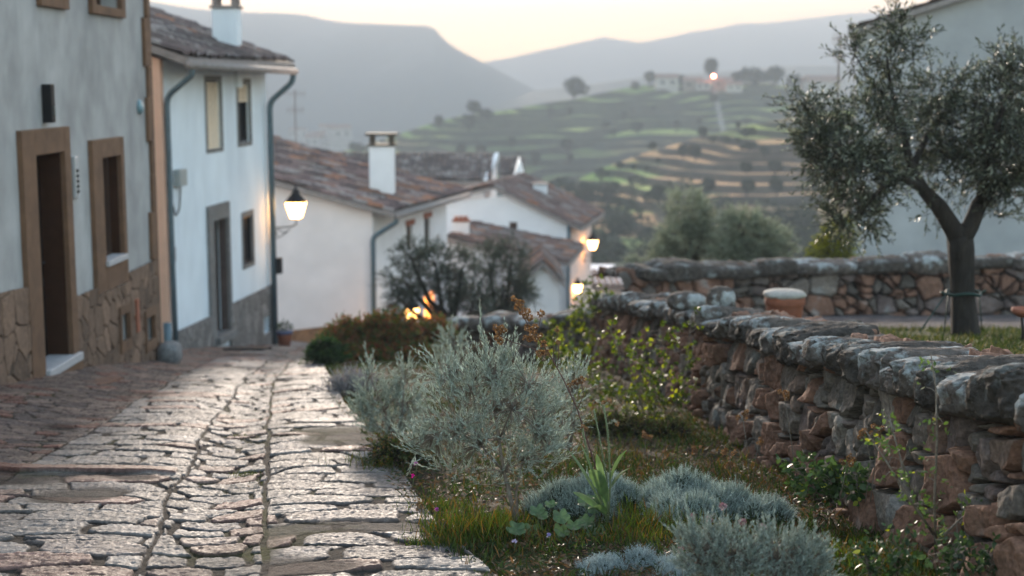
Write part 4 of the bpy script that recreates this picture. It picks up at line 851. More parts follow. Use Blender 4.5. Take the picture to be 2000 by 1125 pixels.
mound_tree('olive_tree', 'rounder olive tree touching the first one, in front of the small gabled outbuilding', 968, 672, 28.5, [(985, 560, 0, 52, 48, 1.5), (955, 510, 0, 40, 36, .9), (1000, 500, .2, 34, 32, .7), (975, 600, 0, 50, 26, 1.0), (1022, 575, 0, 22, 34, .5)], 340, OL, spray=.26, nl=14, LL=.07, LW=.02, gap=.2)
SV = ((.18, .21, .13), (.44, .48, .35))
mound_tree('olive_tree', 'pale silvery olive tree with upright top behind the terrace wall, left of its neighbour', 1350, 560, 30, [(1345, 415, 0, 42, 42, 1.2), (1335, 470, 0, 50, 42, 1.4), (1370, 455, 0, 38, 42, 1.0), (1300, 500, 0, 28, 28, .6), (1350, 510, 0, 60, 28, 1.0)], 420, SV, spray=.3, nl=14, LL=.08, LW=.024, gap=.2, extra=(.36, .40, .30), share=.15)
mound_tree('olive_tree', 'wide silvery olive tree behind the terrace wall, nearer the yellow green bush', 1465, 560, 29, [(1450, 450, 0, 42, 40, 1.2), (1490, 475, 0, 50, 40, 1.4), (1430, 490, 0, 40, 32, 1.0), (1520, 495, 0, 28, 26, .6), (1470, 510, 0, 60, 26, 1.0)], 420, SV, spray=.3, nl=14, LL=.08, LW=.024, gap=.2, extra=(.36, .40, .30), share=.15)
mound_tree('shrub', 'small round silvery shrub beyond the end of the stone wall', 1230, 550, 40, [(1232, 524, 0, 30, 24, 1.0)], 420, SV, spray=.25, nl=12, LL=.09, LW=.03, gap=.1, cat='shrub', tk=.4, trunk_name='stems')
mound_tree('shrub', 'bright yellow green shrub at the left corner of the plain white house', 1635, 530, 26, [(1632, 475, 0, 28, 26, 1.0), (1610, 495, 0, 24, 20, .6), (1645, 450, 0, 14, 20, .4), (1640, 500, 0, 30, 18, .6)], 420, ((.13, .15, .015), (.30, .31, .03)), spray=.22, nl=12, LL=.07, LW=.035, gap=.15, cat='shrub', mat_leaf=M_leaf, tk=.4, extra=(.4, .38, .05), trunk_name='stems')
# hedge-like bush at the bend
mound_tree('bush', 'wide red brown and green bush at the bend of the lane', 760, 735, 19.5, [(690, 668, 0, 58, 44, 1.4), (760, 655, 0, 66, 46, 1.8), (835, 665, .2, 60, 42, 1.4), (720, 710, -.5, 60, 34, 1.2), (810, 710, -.5, 76, 34, 1.4)], 900, ((.055, .09, .025), (.15, .21, .06)), spray=.16, nl=13, LL=.05, LW=.028, gap=.15, cat='bush', mat_leaf=M_leaf, tk=.3, extra=(.34, .12, .07), share=.42, trunk_name='stems')
mound_tree('bush', 'dark green leafy bush at the left end of the flower bed', 635, 745, 18.3, [(632, 690, 0, 26, 28, 1.0), (650, 700, .2, 28, 26, 1.0), (615, 705, 0, 14, 16, .3)], 500, ((.02, .05, .018), (.05, .10, .03)), spray=.12, nl=12, LL=.05, LW=.03, gap=.1, cat='bush', mat_leaf=M_leaf, tk=.2, extra=(.1, .16, .05), trunk_name='stems')
# ------------------------------------------------------------------ silver-leaved bushes of the flower bed
SG = ((.16, .20, .165), (.48, .54, .455))
def sage(name, label, base, stem_pts, crown, nshoot, sh=(.08, .16), LL=.030, LW=.0060, spires=(), cat='bush', cols=SG, group=None, up=.8, nl=24, inner=.4, heads=0):
    T = thing(name, label, cat, group); mb = MB()
    for pts, r in stem_pts: mb.tube(pts, r, 7, rough=.2)
    A, Dn, Ln = [], [], []
    for c, r, w in crown:
        p, d = ellip(c, r, int(nshoot * w), inner); keep = vnoise(p[:, 0] / .09, p[:, 1] / .09, p[:, 2] / .09, 5) > -.32; p, d = p[keep], d[keep]
        A.append(p); Dn.append(unit(d * .75 + np.array([0, 0, up]) + .3 * rng.normal(size=d.shape)))
    A = np.concatenate(A); Dn = np.concatenate(Dn); Ln = rng.uniform(*sh, len(A))
    for q0, q1 in [s_ for s_ in spires for _ in range(2)]:
        q0, q1 = np.array(q0) + rng.normal(size=3) * .006, np.array(q1); A = np.vstack([A, q0]); Dn = np.vstack([Dn, unit(q1 - q0)]); Ln = np.append(Ln, np.linalg.norm(q1 - q0))
    q, dd, l, w = sprays(A, Dn, Ln, nl, LL, LW, .42, -.02, .10)
    C = cvary(cols[0], cols[1], len(q), (.40, .46, .42), .10)
    leaf_mesh('foliage', q, dd, l, w, C, M_sage, T, fold=.3, bend=-.12)
    mb.build('stem', M_stem, T, True)
    root = np.array(stem_pts[0][0][-1]) if stem_pts else A.mean(0)
    K = [np.array(p) for pts, _ in stem_pts for p in pts[1:]]
    K = np.array(K); near_ = K[np.argmin(((A[:, None] - K[None]) ** 2).sum(-1) + .02 * rng.random((len(A), len(K))), 1)]
    ribbons('branches', near_, A, (.0028, .0014), M_stem, T, .06, 3); ribbons('shoot_axes', A, A + Dn * Ln[:, None], (.0016, .0008), M_sage_stem, T, 0, 2)
    return T
M_sage_stem = mat('pale_shoot_stem', base=(.24, .25, .20), rough=.85)
Yb = 6.35; B3 = lambda px, py, dy=0: V3(px, py, Yb + dy); kb = Yb / FPX
stems = [([B3(1012, 1050), B3(1000, 985), B3(984, 920), B3(974, 860), B3(966, 800), B3(960, 740)], [.011, .010, .0085, .007, .006, .004]),
    ([B3(1012, 1040), B3(1008, 960, .05), B3(1020, 900, .1), B3(1050, 840, .12)], [.008, .0065, .005, .003]),
    ([B3(984, 920), B3(940, 870, -.05), B3(890, 840, -.08), B3(850, 850, -.1)], [.006, .005, .004, .002]),
    ([B3(974, 860), B3(1000, 800, -.05), B3(1030, 750, -.05)], [.005, .004, .002]), ([B3(966, 800), B3(920, 760, .05), B3(890, 720, .05)], [.005, .004, .002])]
crown = []
for px, py, dy, rx, rz, w in [(960, 790, 0, 120, 85, 1.5), (890, 800, -.05, 75, 65, .6), (1030, 800, .05, 60, 80, .8), (960, 860, 0, 130, 55, .9), (870, 870, 0, 70, 40, .35), (1010, 740, 0, 60, 50, .35), (870, 720, 0, 30, 50, .15), (960, 720, 0, 40, 40, .25), (810, 870, -.05, 32, 18, .10), (1065, 870, .05, 34, 36, .2), (900, 905, 0, 55, 26, .3), (1000, 915, .05, 60, 24, .3), (1065, 900, .1, 40, 26, .2), (950, 930, .08, 50, 18, .2)]:
    crown.append((B3(px, py, dy), (rx * kb, rx * kb * .85, rz * kb), w))
sage('lavender_bush', 'tall sharp silver green lavender bush in focus beside the cobbled lane', None, stems, crown, 165, spires=[(B3(955, 760), B3(945, 690)), (B3(940, 660), B3(937, 588)), (B3(952, 740), B3(948, 672)), (B3(1000, 700), B3(1008, 640)), (B3(1030, 770), B3(1046, 690)), (B3(1050, 790), B3(1066, 710)), (B3(862, 760), B3(848, 685)), (B3(890, 770), B3(880, 700)), (B3(925, 770), B3(915, 690)), (B3(1085, 800), B3(1090, 730)), (B3(830, 880), B3(782, 848)), (B3(985, 760), B3(990, 690))])
mb = MB(); 
for pts in ([B3(955, 760), B3(948, 700), B3(942, 650), B3(940, 630)], [B3(985, 770), B3(990, 730), B3(1000, 690)]): mb.tube(pts, .0022, 5)
mb.build('flower_stem', M_sage_stem, bpy.data.objects['lavender_bush'], True)
def bedbush(label, px, py, Y, crown, n, cols=SG, name='lavender_bush', LL=.03, LW=.005, **kw):
    k = Y / FPX; b = V3(px, py, Y); st = []; cr = []
    for cx, cy, rx, rz, w in crown:
        c = V3(cx, cy, Y); st.append(([b, tuple(b[i] * .5 + c[i] * .5 + .02 * (i == 0) for i in range(3)), c], [.009, .006, .003])); cr.append((c, (rx * k, rx * k * .8, rz * k), w))
    return sage(name, label, b, st, cr, n, LL=LL, LW=LW, cols=cols, **kw)
bedbush('loose silver green lavender bush just behind the sharp one, beside the lane', 770, 870, 9.6, [(735, 785, 34, 34, .7), (785, 795, 40, 42, 1.1), (765, 835, 50, 24, .9), (715, 810, 22, 22, .3), (790, 740, 18, 26, .25), (722, 735, 14, 24, .15)], 120, LL=.038, LW=.007, nl=26, sh=(.09, .17))
bedbush('small grey purple lavender bush next to the dark green bush', 690, 795, 13.2, [(690, 762, 36, 30, 1.0), (665, 775, 24, 22, .6), (715, 772, 26, 24, .6)], 150, ((.15, .15, .17), (.30, .28, .32)), LL=.04, LW=.009, nl=22, sh=(.1, .18))
bedbush('pale silver tuft rising behind the brown dried flowers near the low wall', 890, 760, 13.5, [(885, 670, 20, 22, .4), (880, 720, 34, 40, .6)], 130, LL=.04, LW=.009, nl=22, sh=(.1, .18))
bedbush('thin silver lavender sprig standing between the tall dried stalk and the bramble', 1110, 880, 7.6, [(1120, 770, 22, 46, .7), (1095, 820, 26, 34, .5)], 90, LL=.032, LW=.006, nl=22)
def dry(name, label, px, py, Y, crown, n, cols, extra, share): return mound_tree(name, label, px, py, Y, crown, n, cols, spray=.10, nl=12, LL=.03, LW=.014, gap=.1, cat='bush', mat_leaf=M_leaf, tk=.12, extra=extra, share=share, trunk_name='stems')
dry('bush', 'brown dried bush in front of the low purplish wall', 930, 770, 14.5, [(930, 715, 0, 40, 34, 1.2), (975, 725, 0, 34, 28, .8)], 420, ((.06, .04, .03), (.17, .11, .08)), (.10, .12, .05), .3)
dry('bush', 'dry brown and green undergrowth at the foot of the bramble', 1230, 870, 9.8, [(1180, 840, 0, 40, 26, .8), (1240, 845, 0, 46, 28, 1.0), (1310, 850, 0, 44, 24, .8)], 380, ((.05, .045, .02), (.16, .12, .05)), (.10, .14, .04), .35)
dry('bush', 'low green and brown plant between the two silver green lavender bushes and the lane', 790, 905, 8.4, [(760, 880, 0, 34, 16, .6), (815, 890, 0, 38, 20, .8)], 300, ((.03, .05, .015), (.11, .13, .04)), (.22, .13, .06), .25)
# santolina mounds: domes of fine upright shoots
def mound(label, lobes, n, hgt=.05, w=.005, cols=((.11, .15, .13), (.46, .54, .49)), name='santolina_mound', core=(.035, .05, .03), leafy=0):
    T = thing(name, label, 'plant'); A, D = [], []; mb = MB()
    tot = sum(l[3] for l in lobes); cores = []
    for c, r, zr, wt in lobes:
        m_ = int(n * wt / tot); d = unit(rng.normal(size=(m_, 3)) * np.array([1, 1, .8]) + np.array([0, 0, .55])); d[:, 2] = abs(d[:, 2]); rad = 1 + .22 * vnoise(d[:, 0] * 3 + c[0], d[:, 1] * 3, d[:, 2] * 3)[:, None] + .06 * rng.normal(size=(m_, 1))
        A.append(np.array(c) + d * np.array([r, r, zr]) * rad); D.append(unit(d * .75 + np.array([0, 0, .75]) + .42 * rng.normal(size=d.shape)))
        th, ph = np.meshgrid(np.linspace(0, 2 * math.pi, 25), np.linspace(-.5, math.pi / 2, 12), indexing='ij'); cores.append((np.array(c), r * .93, zr * .93, th, ph))
    A = np.concatenate(A); D = np.concatenate(D); L = hgt * rng.uniform(.5, 1.3, len(A)); t = rng.random((len(A), 1))
    leaf_mesh('foliage', A, D, L, w, cvary(cols[0], cols[1], len(A)), M_sage, T, fold=.4, bend=.08, shape='blade')
    q, dd, l, ww = sprays(A, D, L, 7, .012, .0038, 1.0, 0, .3); leaf_mesh('leaflets', q, dd, l, ww, cvary(cols[0], cols[1], len(q)), M_sage, T, fold=.3)
    Vs, Fs, b0 = [], [], 0
    for c, r, zr, th, ph in cores:
        wob = 1 + .08 * vnoise(np.cos(th) * 3, np.sin(th) * 3, ph * 3); X = c[0] + r * wob * np.cos(ph) * np.cos(th); Y = c[1] + r * wob * np.cos(ph) * np.sin(th); Z = c[2] + zr * wob * np.sin(ph)
        Vs.append(np.stack([X, Y, Z], -1).reshape(-1, 3)); i = np.arange(th.size).reshape(th.shape) + b0; Fs.append(np.stack([i[:-1, :-1], i[1:, :-1], i[1:, 1:], i[:-1, 1:]], -1).reshape(-1, 4)); b0 += th.size
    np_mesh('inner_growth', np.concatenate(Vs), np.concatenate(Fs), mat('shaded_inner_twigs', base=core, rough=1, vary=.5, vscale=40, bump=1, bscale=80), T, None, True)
    return T
def lobe(px, py, Y, r, zr, w=1): p = P(px, py, Y); return ((p.x, p.y, p.z), r, zr, w)
def clump(spec, n, rr, k):
    r_ = random.Random(k); out = []
    for _ in range(n):
        px, py, Y, r, zr, w = r_.choice(spec); a = r_.uniform(0, 6.28); q = r_.random() ** .5; p = P(px, py, Y); s = r_.uniform(*rr)
        out.append(((p.x + math.cos(a) * r * q, p.y + math.sin(a) * r * q * .8, p.z + zr * (1 - q * q) * r_.uniform(.5, 1.0) - .02), s, s * r_.uniform(.8, 1.3), s * s * 100))
    return out
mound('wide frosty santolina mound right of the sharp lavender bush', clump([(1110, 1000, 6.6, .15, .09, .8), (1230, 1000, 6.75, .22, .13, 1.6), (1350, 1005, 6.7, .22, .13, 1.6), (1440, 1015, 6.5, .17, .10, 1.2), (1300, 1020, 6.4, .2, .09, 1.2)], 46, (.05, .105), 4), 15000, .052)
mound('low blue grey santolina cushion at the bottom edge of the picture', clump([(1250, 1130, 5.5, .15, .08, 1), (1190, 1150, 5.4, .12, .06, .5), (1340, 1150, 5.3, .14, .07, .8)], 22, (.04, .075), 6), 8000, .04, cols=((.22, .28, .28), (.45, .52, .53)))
bedbush('soft blurred silver plant with small mauve heads closest to the camera', 1460, 1290, 4.7, [(1430, 1090, 70, 55, 1.2), (1520, 1100, 70, 60, 1.2), (1370, 1080, 50, 60, .8), (1580, 1110, 40, 55, .7), (1460, 1160, 120, 60, 1.2)], 170, ((.11, .15, .125), (.33, .39, .35)), name='silver_plant', LL=.022, LW=.005, nl=26, sh=(.05, .10))
# ------------------------------------------------------------------ trees on the hills, far woodland, ridge houses
def surf_pts(oname, want, cond, k):
    me = bpy.data.objects[oname].data; n = len(me.vertices); co_ = np.zeros(n * 3, np.float32); me.vertices.foreach_get('co', co_); co_ = co_.reshape(-1, 3)
    # project
    yc = co_[:, 1] * CP - co_[:, 2] * SP; px = 1000 + FPX * co_[:, 0] / yc; py = 562.5 - FPX * (co_[:, 1] * SP + co_[:, 2] * CP) / yc
    i = np.where(cond(px, py, co_[:, 1]))[0]; r = np.random.default_rng(k); return co_[r.choice(i, min(want, len(i)), replace=False)]
M_far_leaf = mat('distant_foliage', attr=True, rough=.9, vary=.2, vscale=1, spec=.15)
def crown_arr(c, r, n, ls, cols):
    p, d = ellip(c, r, n, .5); f = vnoise(p[:, 0] / (r[0] * .5), p[:, 1] / (r[0] * .5), p[:, 2] / (r[0] * .5)) > -.4; p, d = p[f], d[f]
    return p, unit(d + .7 * rng.normal(size=d.shape)), ls * rng.uniform(.6, 1.3, len(p)), cvary(*cols, len(p))
protos = []
for i, (rx, rz, cc) in enumerate([((1.5, 1.4, 1.1), 1.9, ((.025, .04, .02), (.06, .08, .04))), ((1.1, 1.1, 1.4), 2.1, ((.03, .045, .03), (.075, .09, .055))), ((2.0, 1.7, 1.0), 1.5, ((.02, .035, .02), (.05, .07, .035)))]):
    T = thing('hill_tree', 'x', 'tree', 'trees on the hillside'); ps = [crown_arr((random.uniform(-.5, .5) * rx[0], 0, rz + random.uniform(-.3, .4)), tuple(q * random.uniform(.6, .9) for q in rx), 180, .55, cc) for _ in range(4)]
    leaf_mesh('crown', np.concatenate([q[0] for q in ps]), np.concatenate([q[1] for q in ps]), np.concatenate([q[2] for q in ps]), .3, np.concatenate([q[3] for q in ps]), M_far_leaf, T)
    MB().tube([(0, 0, -.5), (.05, 0, .6), (0, .05, rz)], [.2, .15, .06], 6).build('trunk', M_bark, T, True); protos.append(T)
used_p = [0, 0, 0]
def put_tree(p, s, i, label):
    if not used_p[i]: T = protos[i]; used_p[i] = 1; T.location = p; T.scale = (s,) * 3; T['label'] = label; return T
    return copy_tree(protos[i], p, random.uniform(0, 6), s, label)
# single trees that can be told apart on the crest of the terraced hill
for j, (px, py, dp, s, lab) in enumerate([(1120, 192, 506, 2.6, 'dark tree standing alone on the crest above the misty valley'), (925, 222, 460, 1.5, 'upper of two little trees on the sloping left crest of the hill'), (952, 222, 468, 1.2, 'small bush just right of the upper little tree on the left crest'), (1268, 160, 527, 1.6, 'small tree at the left end of the ridge houses'),
        (1388, 148, 529, 2.2, 'dark tree behind the glowing ridge lamp'), (1475, 160, 528, 2.6, 'round dark tree on the ridge right of the lamp'), (1515, 165, 528, 2.4, 'low dark tree next to the round ridge tree'), (1440, 165, 528, 1.7, 'small tree between the lamp and the round ridge tree'),
        (1320, 162, 528, 1.7, 'low tree between the first ridge houses'), (1550, 172, 528, 2.0, 'last ridge tree before the olive branches'), (1240, 172, 527, 1.1, 'tiny bush on the ridge left of the houses'), (700, 292, 435, 1.3, 'blurred little tree low on the left crest behind the chimney'), (858, 240, 452, 1.1, 'lower little tree on the left crest above the dark roof')]):
    p = P(px, py + 8, dp); put_tree(p, s, j % 3, lab)
regions = [('terraced_hill', 26, lambda x, y, Y: (x > 900) & (x < 1640) & (y > 190) & (y < 330) & (Y < 525), (.6, 1.4), 'on the green terraces of the far hill'),
    ('terraced_spur', 40, lambda x, y, Y: (x > 1080) & (x < 1600) & (y > 250) & (y < 400) & (Y < 300), (.35, .8), 'on the ochre terraces of the nearer slope')]
for on, cnt, cond, sc, lab in regions:
    for j, q in enumerate(surf_pts(on, cnt, cond, 5)): put_tree(tuple(q), random.uniform(*sc), j % 3, 'dark tree or bush ' + lab)
# woodland filling the dip between the spur and the village
pts = np.concatenate([surf_pts('terraced_spur', 230, lambda x, y, Y: (x > 1050) & (x < 1750) & (y > 345 + .25 * np.maximum(x - 1230, 0)) & ~((x > 1430) & (y < 430)) & (y < 600) & (Y < 300) & (Y > 112), 9), surf_pts('terraced_spur', 90, lambda x, y, Y: (x > 1050) & (x < 1700) & (y > 420) & (y < 560) & (Y > 112), 10)])
ps = []
for q in pts:
    s = random.uniform(.9, 1.9) * (q[1] / 200) ** .5; g = random.random(); cc = ((.012 + .02 * g, .022 + .028 * g, .013 + .012 * g), (.035 + .05 * g, .055 + .05 * g, .03 + .03 * g)); ps.append(crown_arr((q[0], q[1], q[2] + s * .5), (s, s, s * .85), 200, .36, cc))
o = leaf_mesh('woodland', np.concatenate([q[0] for q in ps]), np.concatenate([q[1] for q in ps]), np.concatenate([q[2] for q in ps]), .35, np.concatenate([q[3] for q in ps]), M_far_leaf); o['kind'] = 'stuff'
# ridge houses
M_far_wall = mat('far_house_wall', base=(.40, .38, .37), rough=.9); M_far_wall2 = mat('far_stone_wall', base=(.22, .19, .17), rough=.9); M_far_roof = mat('far_roof', base=(.22, .14, .11), rough=.9, vary=.2)
def far_house(px, py, Y, w, h, label, m=M_far_wall, rz=0, g='houses on the ridge'):
    T = thing('far_house', label, 'house', g, P(px, py, Y)); T.rotation_euler = (0, 0, rz); d = w * .7
    MB().box(-w / 2, -d / 2, -6, w / 2, d / 2, h).build('wall', m, T)
    MB().add([(-w / 2 - .3, -d / 2 - .3, h + .002), (w / 2 + .3, -d / 2 - .3, h + .002), (w / 2 + .3, d / 2 + .3, h + .002), (-w / 2 - .3, d / 2 + .3, h + .002), (-w / 2 - .3, 0, h + d * .28), (w / 2 + .3, 0, h + d * .28)], [(3, 2, 1, 0), (0, 1, 5, 4), (2, 3, 4, 5), (1, 2, 5), (3, 0, 4)]).build('roof', M_far_roof, T)
    wm = MB()
    for i in (-1, 1): MB().box(i * w * .22 - .5, -d / 2 - .02, h * .4, i * w * .22 + .5, -d / 2 - .005, h * .75).build('window', M_dark, T)
for a in [(1302, 172, 522, 8, 3.6, 'wide pale house at the left end of the ridge'), (1352, 174, 522, 7, 3, 'low pale house, second on the ridge', M_far_wall2), (1410, 172, 523, 7, 2.6, 'small house just right of the glowing ridge lamp', M_far_wall2), (1372, 176, 520, 5, 2.6, 'tiny white house just left of the ridge lamp'), (1432, 178, 520, 6, 2.4, 'little white house in front of the round ridge tree'), (1605, 190, 515, 12, 5.5, 'long pale house half hidden by the olive branches'), (1590, 178, 524, 9, 3.5, 'brown walled house above the long pale one', M_far_wall2)]: far_house(*a)
for j in range(14):
    px, py = 548 + random.random() * 120, 262 + random.random() * 45; far_house(px, py, 700 + random.random() * 250, random.uniform(6, 10), random.uniform(4, 7), 'pale house, one of a misty village on the valley floor left of the chimney', M_far_wall, random.uniform(-.5, .5), 'houses in the misty valley')
T = thing('street_lamp', 'glowing pinkish lamp on a pole on the far ridge', 'street lamp', None, P(1393, 172, 518)); MB().tube([(0, 0, -3), (0, 0, 3.8)], .12, 6).build('pole', M_black, T); MB().lathe((0, 0, 3.8), [(.2, 0), (.55, .3), (.55, .6), (.2, .9)], 10).build('lamp_glass', mat('pink_orange_lamp', base=(1, .3, .15), emit=(1, .25, .12), estr=9), T)
# ------------------------------------------------------------------ lanterns
def lantern(label, c, wall_dx, estr, big=1.0, bracket=True, rz=0.0):
    """c = centre of the glass; the bracket runs in -x for wall_dx metres"""
    T = thing('wall_lantern', label, 'wall lamp', None, c); T.rotation_euler = (0, 0, rz); s = big
    g = MB(); pr = [(.105, -.20), (.195, .13)]
    def sq(r, z): return [(r * s, r * s, z * s), (-r * s, r * s, z * s), (-r * s, -r * s, z * s), (r * s, -r * s, z * s)]
    g.hexa(sq(.10, -.20) + sq(.19, .13)); G = g.build('lamp_glass', mat('lit_lamp_glass', base=(1, .7, .4), emit=(1.0, .47, .13), estr=estr), T)
    f = MB()
    for i in range(4):
        a, b = Vector(sq(.104, -.20)[i]), Vector(sq(.195, .13)[i]); f.tube([a, b], .010 * s, 4)
        for r, z in ((.104, -.20), (.195, .13)): f.tube([Vector(sq(r, z)[i]), Vector(sq(r, z)[(i + 1) % 4])], .011 * s, 4)
    f.build('lamp_frame', M_black, T)
    MB().lathe((0, 0, 0), [(.22 * s, .135 * s), (.21 * s, .16 * s), (.12 * s, .26 * s), (.075 * s, .30 * s), (.085 * s, .33 * s), (.05 * s, .38 * s), (.02 * s, .40 * s), (.03 * s, .43 * s), (.0, .47 * s)], 14).build('lamp_cap', M_black, T, True)
    if bracket:
        b = MB(); x0 = -wall_dx; b.tube([(0, 0, -.22), (0, 0, -.32), (-.10, 0, -.37), (x0, 0, -.40)], .014, 6); b.tube([(x0, 0, -.28), (x0, 0, -.66)], .018, 6)
        for cx, cz, r, t0, t1 in ((x0 + .13, -.50, .085, 0, 5.6), (x0 + .28, -.47, .05, 3, 8.6)): b.tube([(cx + r * (1 - .08 * k) * math.cos(t0 + (t1 - t0) * k / 14), 0, cz + r * (1 - .04 * k) * math.sin(t0 + (t1 - t0) * k / 14)) for k in range(15)], .009, 5)
        b.tube([(x0, 0, -.64), (x0 + .2, 0, -.56), (x0 + .38, 0, -.42)], .010, 5); b.build('bracket', M_black, T)
    return T
c = P(578, 407, 28.5); pw = w2.p(L2, 0, 0)
lantern('glowing iron wall lantern on a scrolled bracket at the corner of the pale blue house', c, c.x - pw[0] - .02, 2.2)
lantern('smaller glowing lantern at the far corner of the white gabled house', P(1157, 476, 49), .28, 3, .95)
lantern('low glowing lamp beside the green creeper, left of the wall end', P(1128, 562, 47), .2, 3, .8)
lantern('round glow of a lamp behind the bush, in front of the white side wall', P(805, 611, 33), .35, 1.6, .95)
# ------------------------------------------------------------------ pots and small things
def pot(c, r, h, rim=.03): return [(r * .72, 0), (r * .93, h * .78), (r * .95, h * .8), (r * 1.06, h * .8), (r * 1.08, h), (r * .98, h), (r * .9, h * .9)]
p = P(556, 676, 27.2); T = thing('flower_pot', 'small terracotta flower pot with a plant at the foot of the pale blue house', 'flower pot', None, (p.x, p.y, p.z)); MB().lathe((0, 0, 0), pot(0, .15, .30), 20).build('pot', M_terra, T, True); MB().lathe((0, 0, 0), [(.155, .245), (.168, .25), (.168, .31), (.15, .31)], 20).build('rim', mat('blue_rim', base=(.06, .08, .16), rough=.5), T, True)
q, d = ellip((0, 0, .38), (.15, .15, .12), 160, .1); leaf_mesh('foliage', q, unit(d + .5 * rng.normal(size=d.shape)), .06, .03, cvary((.03, .06, .03), (.09, .13, .07), len(q), (.4, .35, .38), .1), M_leaf, T)
p = P(1532, 622, 13.4); T = thing('terracotta_pot', 'large terracotta pot filled with pale cement behind the stone wall', 'pot', None, (p.x, p.y, float(zt(13.4)) - .01)); T.scale = (1, 1, (p.z + .245 - float(zt(13.4))) / .335); MB().lathe((0, 0, 0), [(.14, 0), (.175, .24), (.18, .25), (.19, .26), (.192, .33), (.18, .335)], 28).build('pot', M_terra, T, True)
rock('cement_top', (0, 0, .335), 1, 0, .40, .40, .075, M_concrete, T, 24, 5, .08, 2.3)
p = P(1408, 585, 11.4); o = rock('boulder', (0, 0, 0), 1, 0, .24, .21, .22, M_cap, None, 24, 8, .10, 2.4); o.location = p; tag(o, 'smooth grey boulder resting on the long wall left of the pot', 'boulder')
p = P(1342, 588, 12.2); o = rock('boulder', (0, 0, 0), 1, 0, .34, .26, .16, M_cap, None, 24, 18, .10, 2.6); o.location = p; tag(o, 'flat pale stone on the wall top, left of the smooth boulder', 'boulder')
p = P(332, 690, 17.9); o = rock('corner_boulder', (0, 0, 0), 1, 0, .28, .4, .30, mat('dark_boulder', base=(.12, .12, .125), base2=(.2, .2, .2), rough=.9, vary=.3, vscale=10), None, 22, 31, .12, 2.8); o.location = (p.x, p.y, p.z); tag(o, 'dark guard stone at the corner between the grey and pale blue houses', 'guard stone')
o = pipe([(A1[0] + .10, 18.22, zs(18.1) - .1), (A1[0] + .10, 18.22, zs(18.1) + .52)], .055, 'drain_pipe', M_pipe); tag(o, 'short blue green drain pipe stub at the corner of the grey house', 'pipe')
# rust coloured ramp board at the door
p0 = P(168, 752, 13.7); zb = float(zs(13.7)) + .10; T = MB(); T.box(-.30, -.42, 0, .26, .42, .045); o = T.build('door_ramp', mat('rusty_board', base=(.16, .065, .035), base2=(.09, .045, .03), rough=.8, vary=.3, vscale=8, bump=.3), None, bevel=.006); o.location = (p0.x, 13.7, p0.z); o.rotation_euler = (math.radians(-7), 0, 0); tag(o, 'flat rust brown board lying on the cobbles below the door step', 'board')
p = P(484, 687, 21.5); mb = MB()
for i in range(9): mb.box(-.28 + i * .064, -.35, 0, -.24 + i * .064, .35, .03)
mb.box(-.30, -.38, 0, .30, -.352, .032); mb.box(-.30, .352, 0, .30, .38, .032); mb.box(-.30, -.352, 0, -.282, .352, .029)
o = mb.build('drain_grate', M_black); o.location = (p.x, p.y, p.z + .03); o.rotation_euler = (math.radians(-9), 0, 0); tag(o, 'dark iron drain grate in the cobbles by the pale blue house', 'drain grate')
# tree guard stakes, tie and guy wires of the olive
M_gtube = mat('green_plastic_tie', base=(.006, .032, .026), rough=.6)
mb = MB(); pts = [];
for i in range(25): a = 2 * math.pi * i / 24; q = o3(1882, 572); pts.append((q[0] + .15 * math.cos(a), q[1] + .14 * math.sin(a), q[2] + .012 * math.sin(3 * a)))
mb.tube(pts, .016, 6); q0 = o3(1882, 576); mb.tube([(q0[0] - .14, q0[1], q0[2]), (q0[0] - .22, q0[1] - .02, q0[2] + .03)], .012, 5); mb.tube([(q0[0] + .13, q0[1], q0[2]), (q0[0] + .20, q0[1] - .02, q0[2] + .05)], .012, 5)
tag(mb.build('tree_tie', M_gtube, None, True), 'dark green tie wound round the trunk of the large olive', 'tree tie')
for (xa, ya, xb, yb2, dy, lab) in ((1852, 568, 1795, 650, -.3, 'thin guy wire slanting left from the olive trunk tie'), (1912, 570, 1918, 645, .2, 'short thin stake just right of the olive trunk'), (1853, 570, 1843, 655, .1, 'thin green stake just left of the olive trunk')):
    o = MB().tube([o3(xa, ya), o3(xb, yb2, dy)], .007, 5).build('support_wire' if 'wire' in lab else 'support_stake', M_gtube, None, True); tag(o, lab, 'tree support')
p = P(1994, 690, 11.6); T = thing('bird_bath', 'small terracotta dish on a thin dark iron stand at the right edge', 'garden dish', None, p); MB().tube([(0, 0, -.1), (.01, 0, .18), (-.015, 0, .32)], [.016, .012, .012], 6).build('stand', M_black, T, True); MB().lathe((0, 0, .31), [(.05, 0), (.09, .035), (.095, .07), (.08, .07), (.07, .05)], 20).build('dish', M_terra, T, True)
# antennas
def antenna(label, c, h, arms, dark=.12):
    T = thing('tv_antenna', label, 'antenna', None, c); MB().tube([(0, 0, -1.2), (0, 0, h)], .02, 6).build('mast', M_soff, T); mb = MB()
    for z, w in arms:
        mb.tube([(-w, 0, z), (w, 0, z)], .012, 4)
        for i in range(6): x = -w + 2 * w * i / 5.02; mb.tube([(x, -.18, z), (x, .18, z)], .008, 4); mb.tube([(x, 0, z - .12), (x, 0, z + .12)], .007, 4)
    mb.build('antenna_arm', M_soff, T)
antenna('thin television antenna in the mist above the mottled roof, right of the drainpipe', P(578, 285, 40), 1.55, ((1.45, .28), (1.0, .22)))
antenna('tall thin antenna mast left of the plain white house', P(1637, 160, 32), 1.0, ((.95, .14), (.55, .1)))
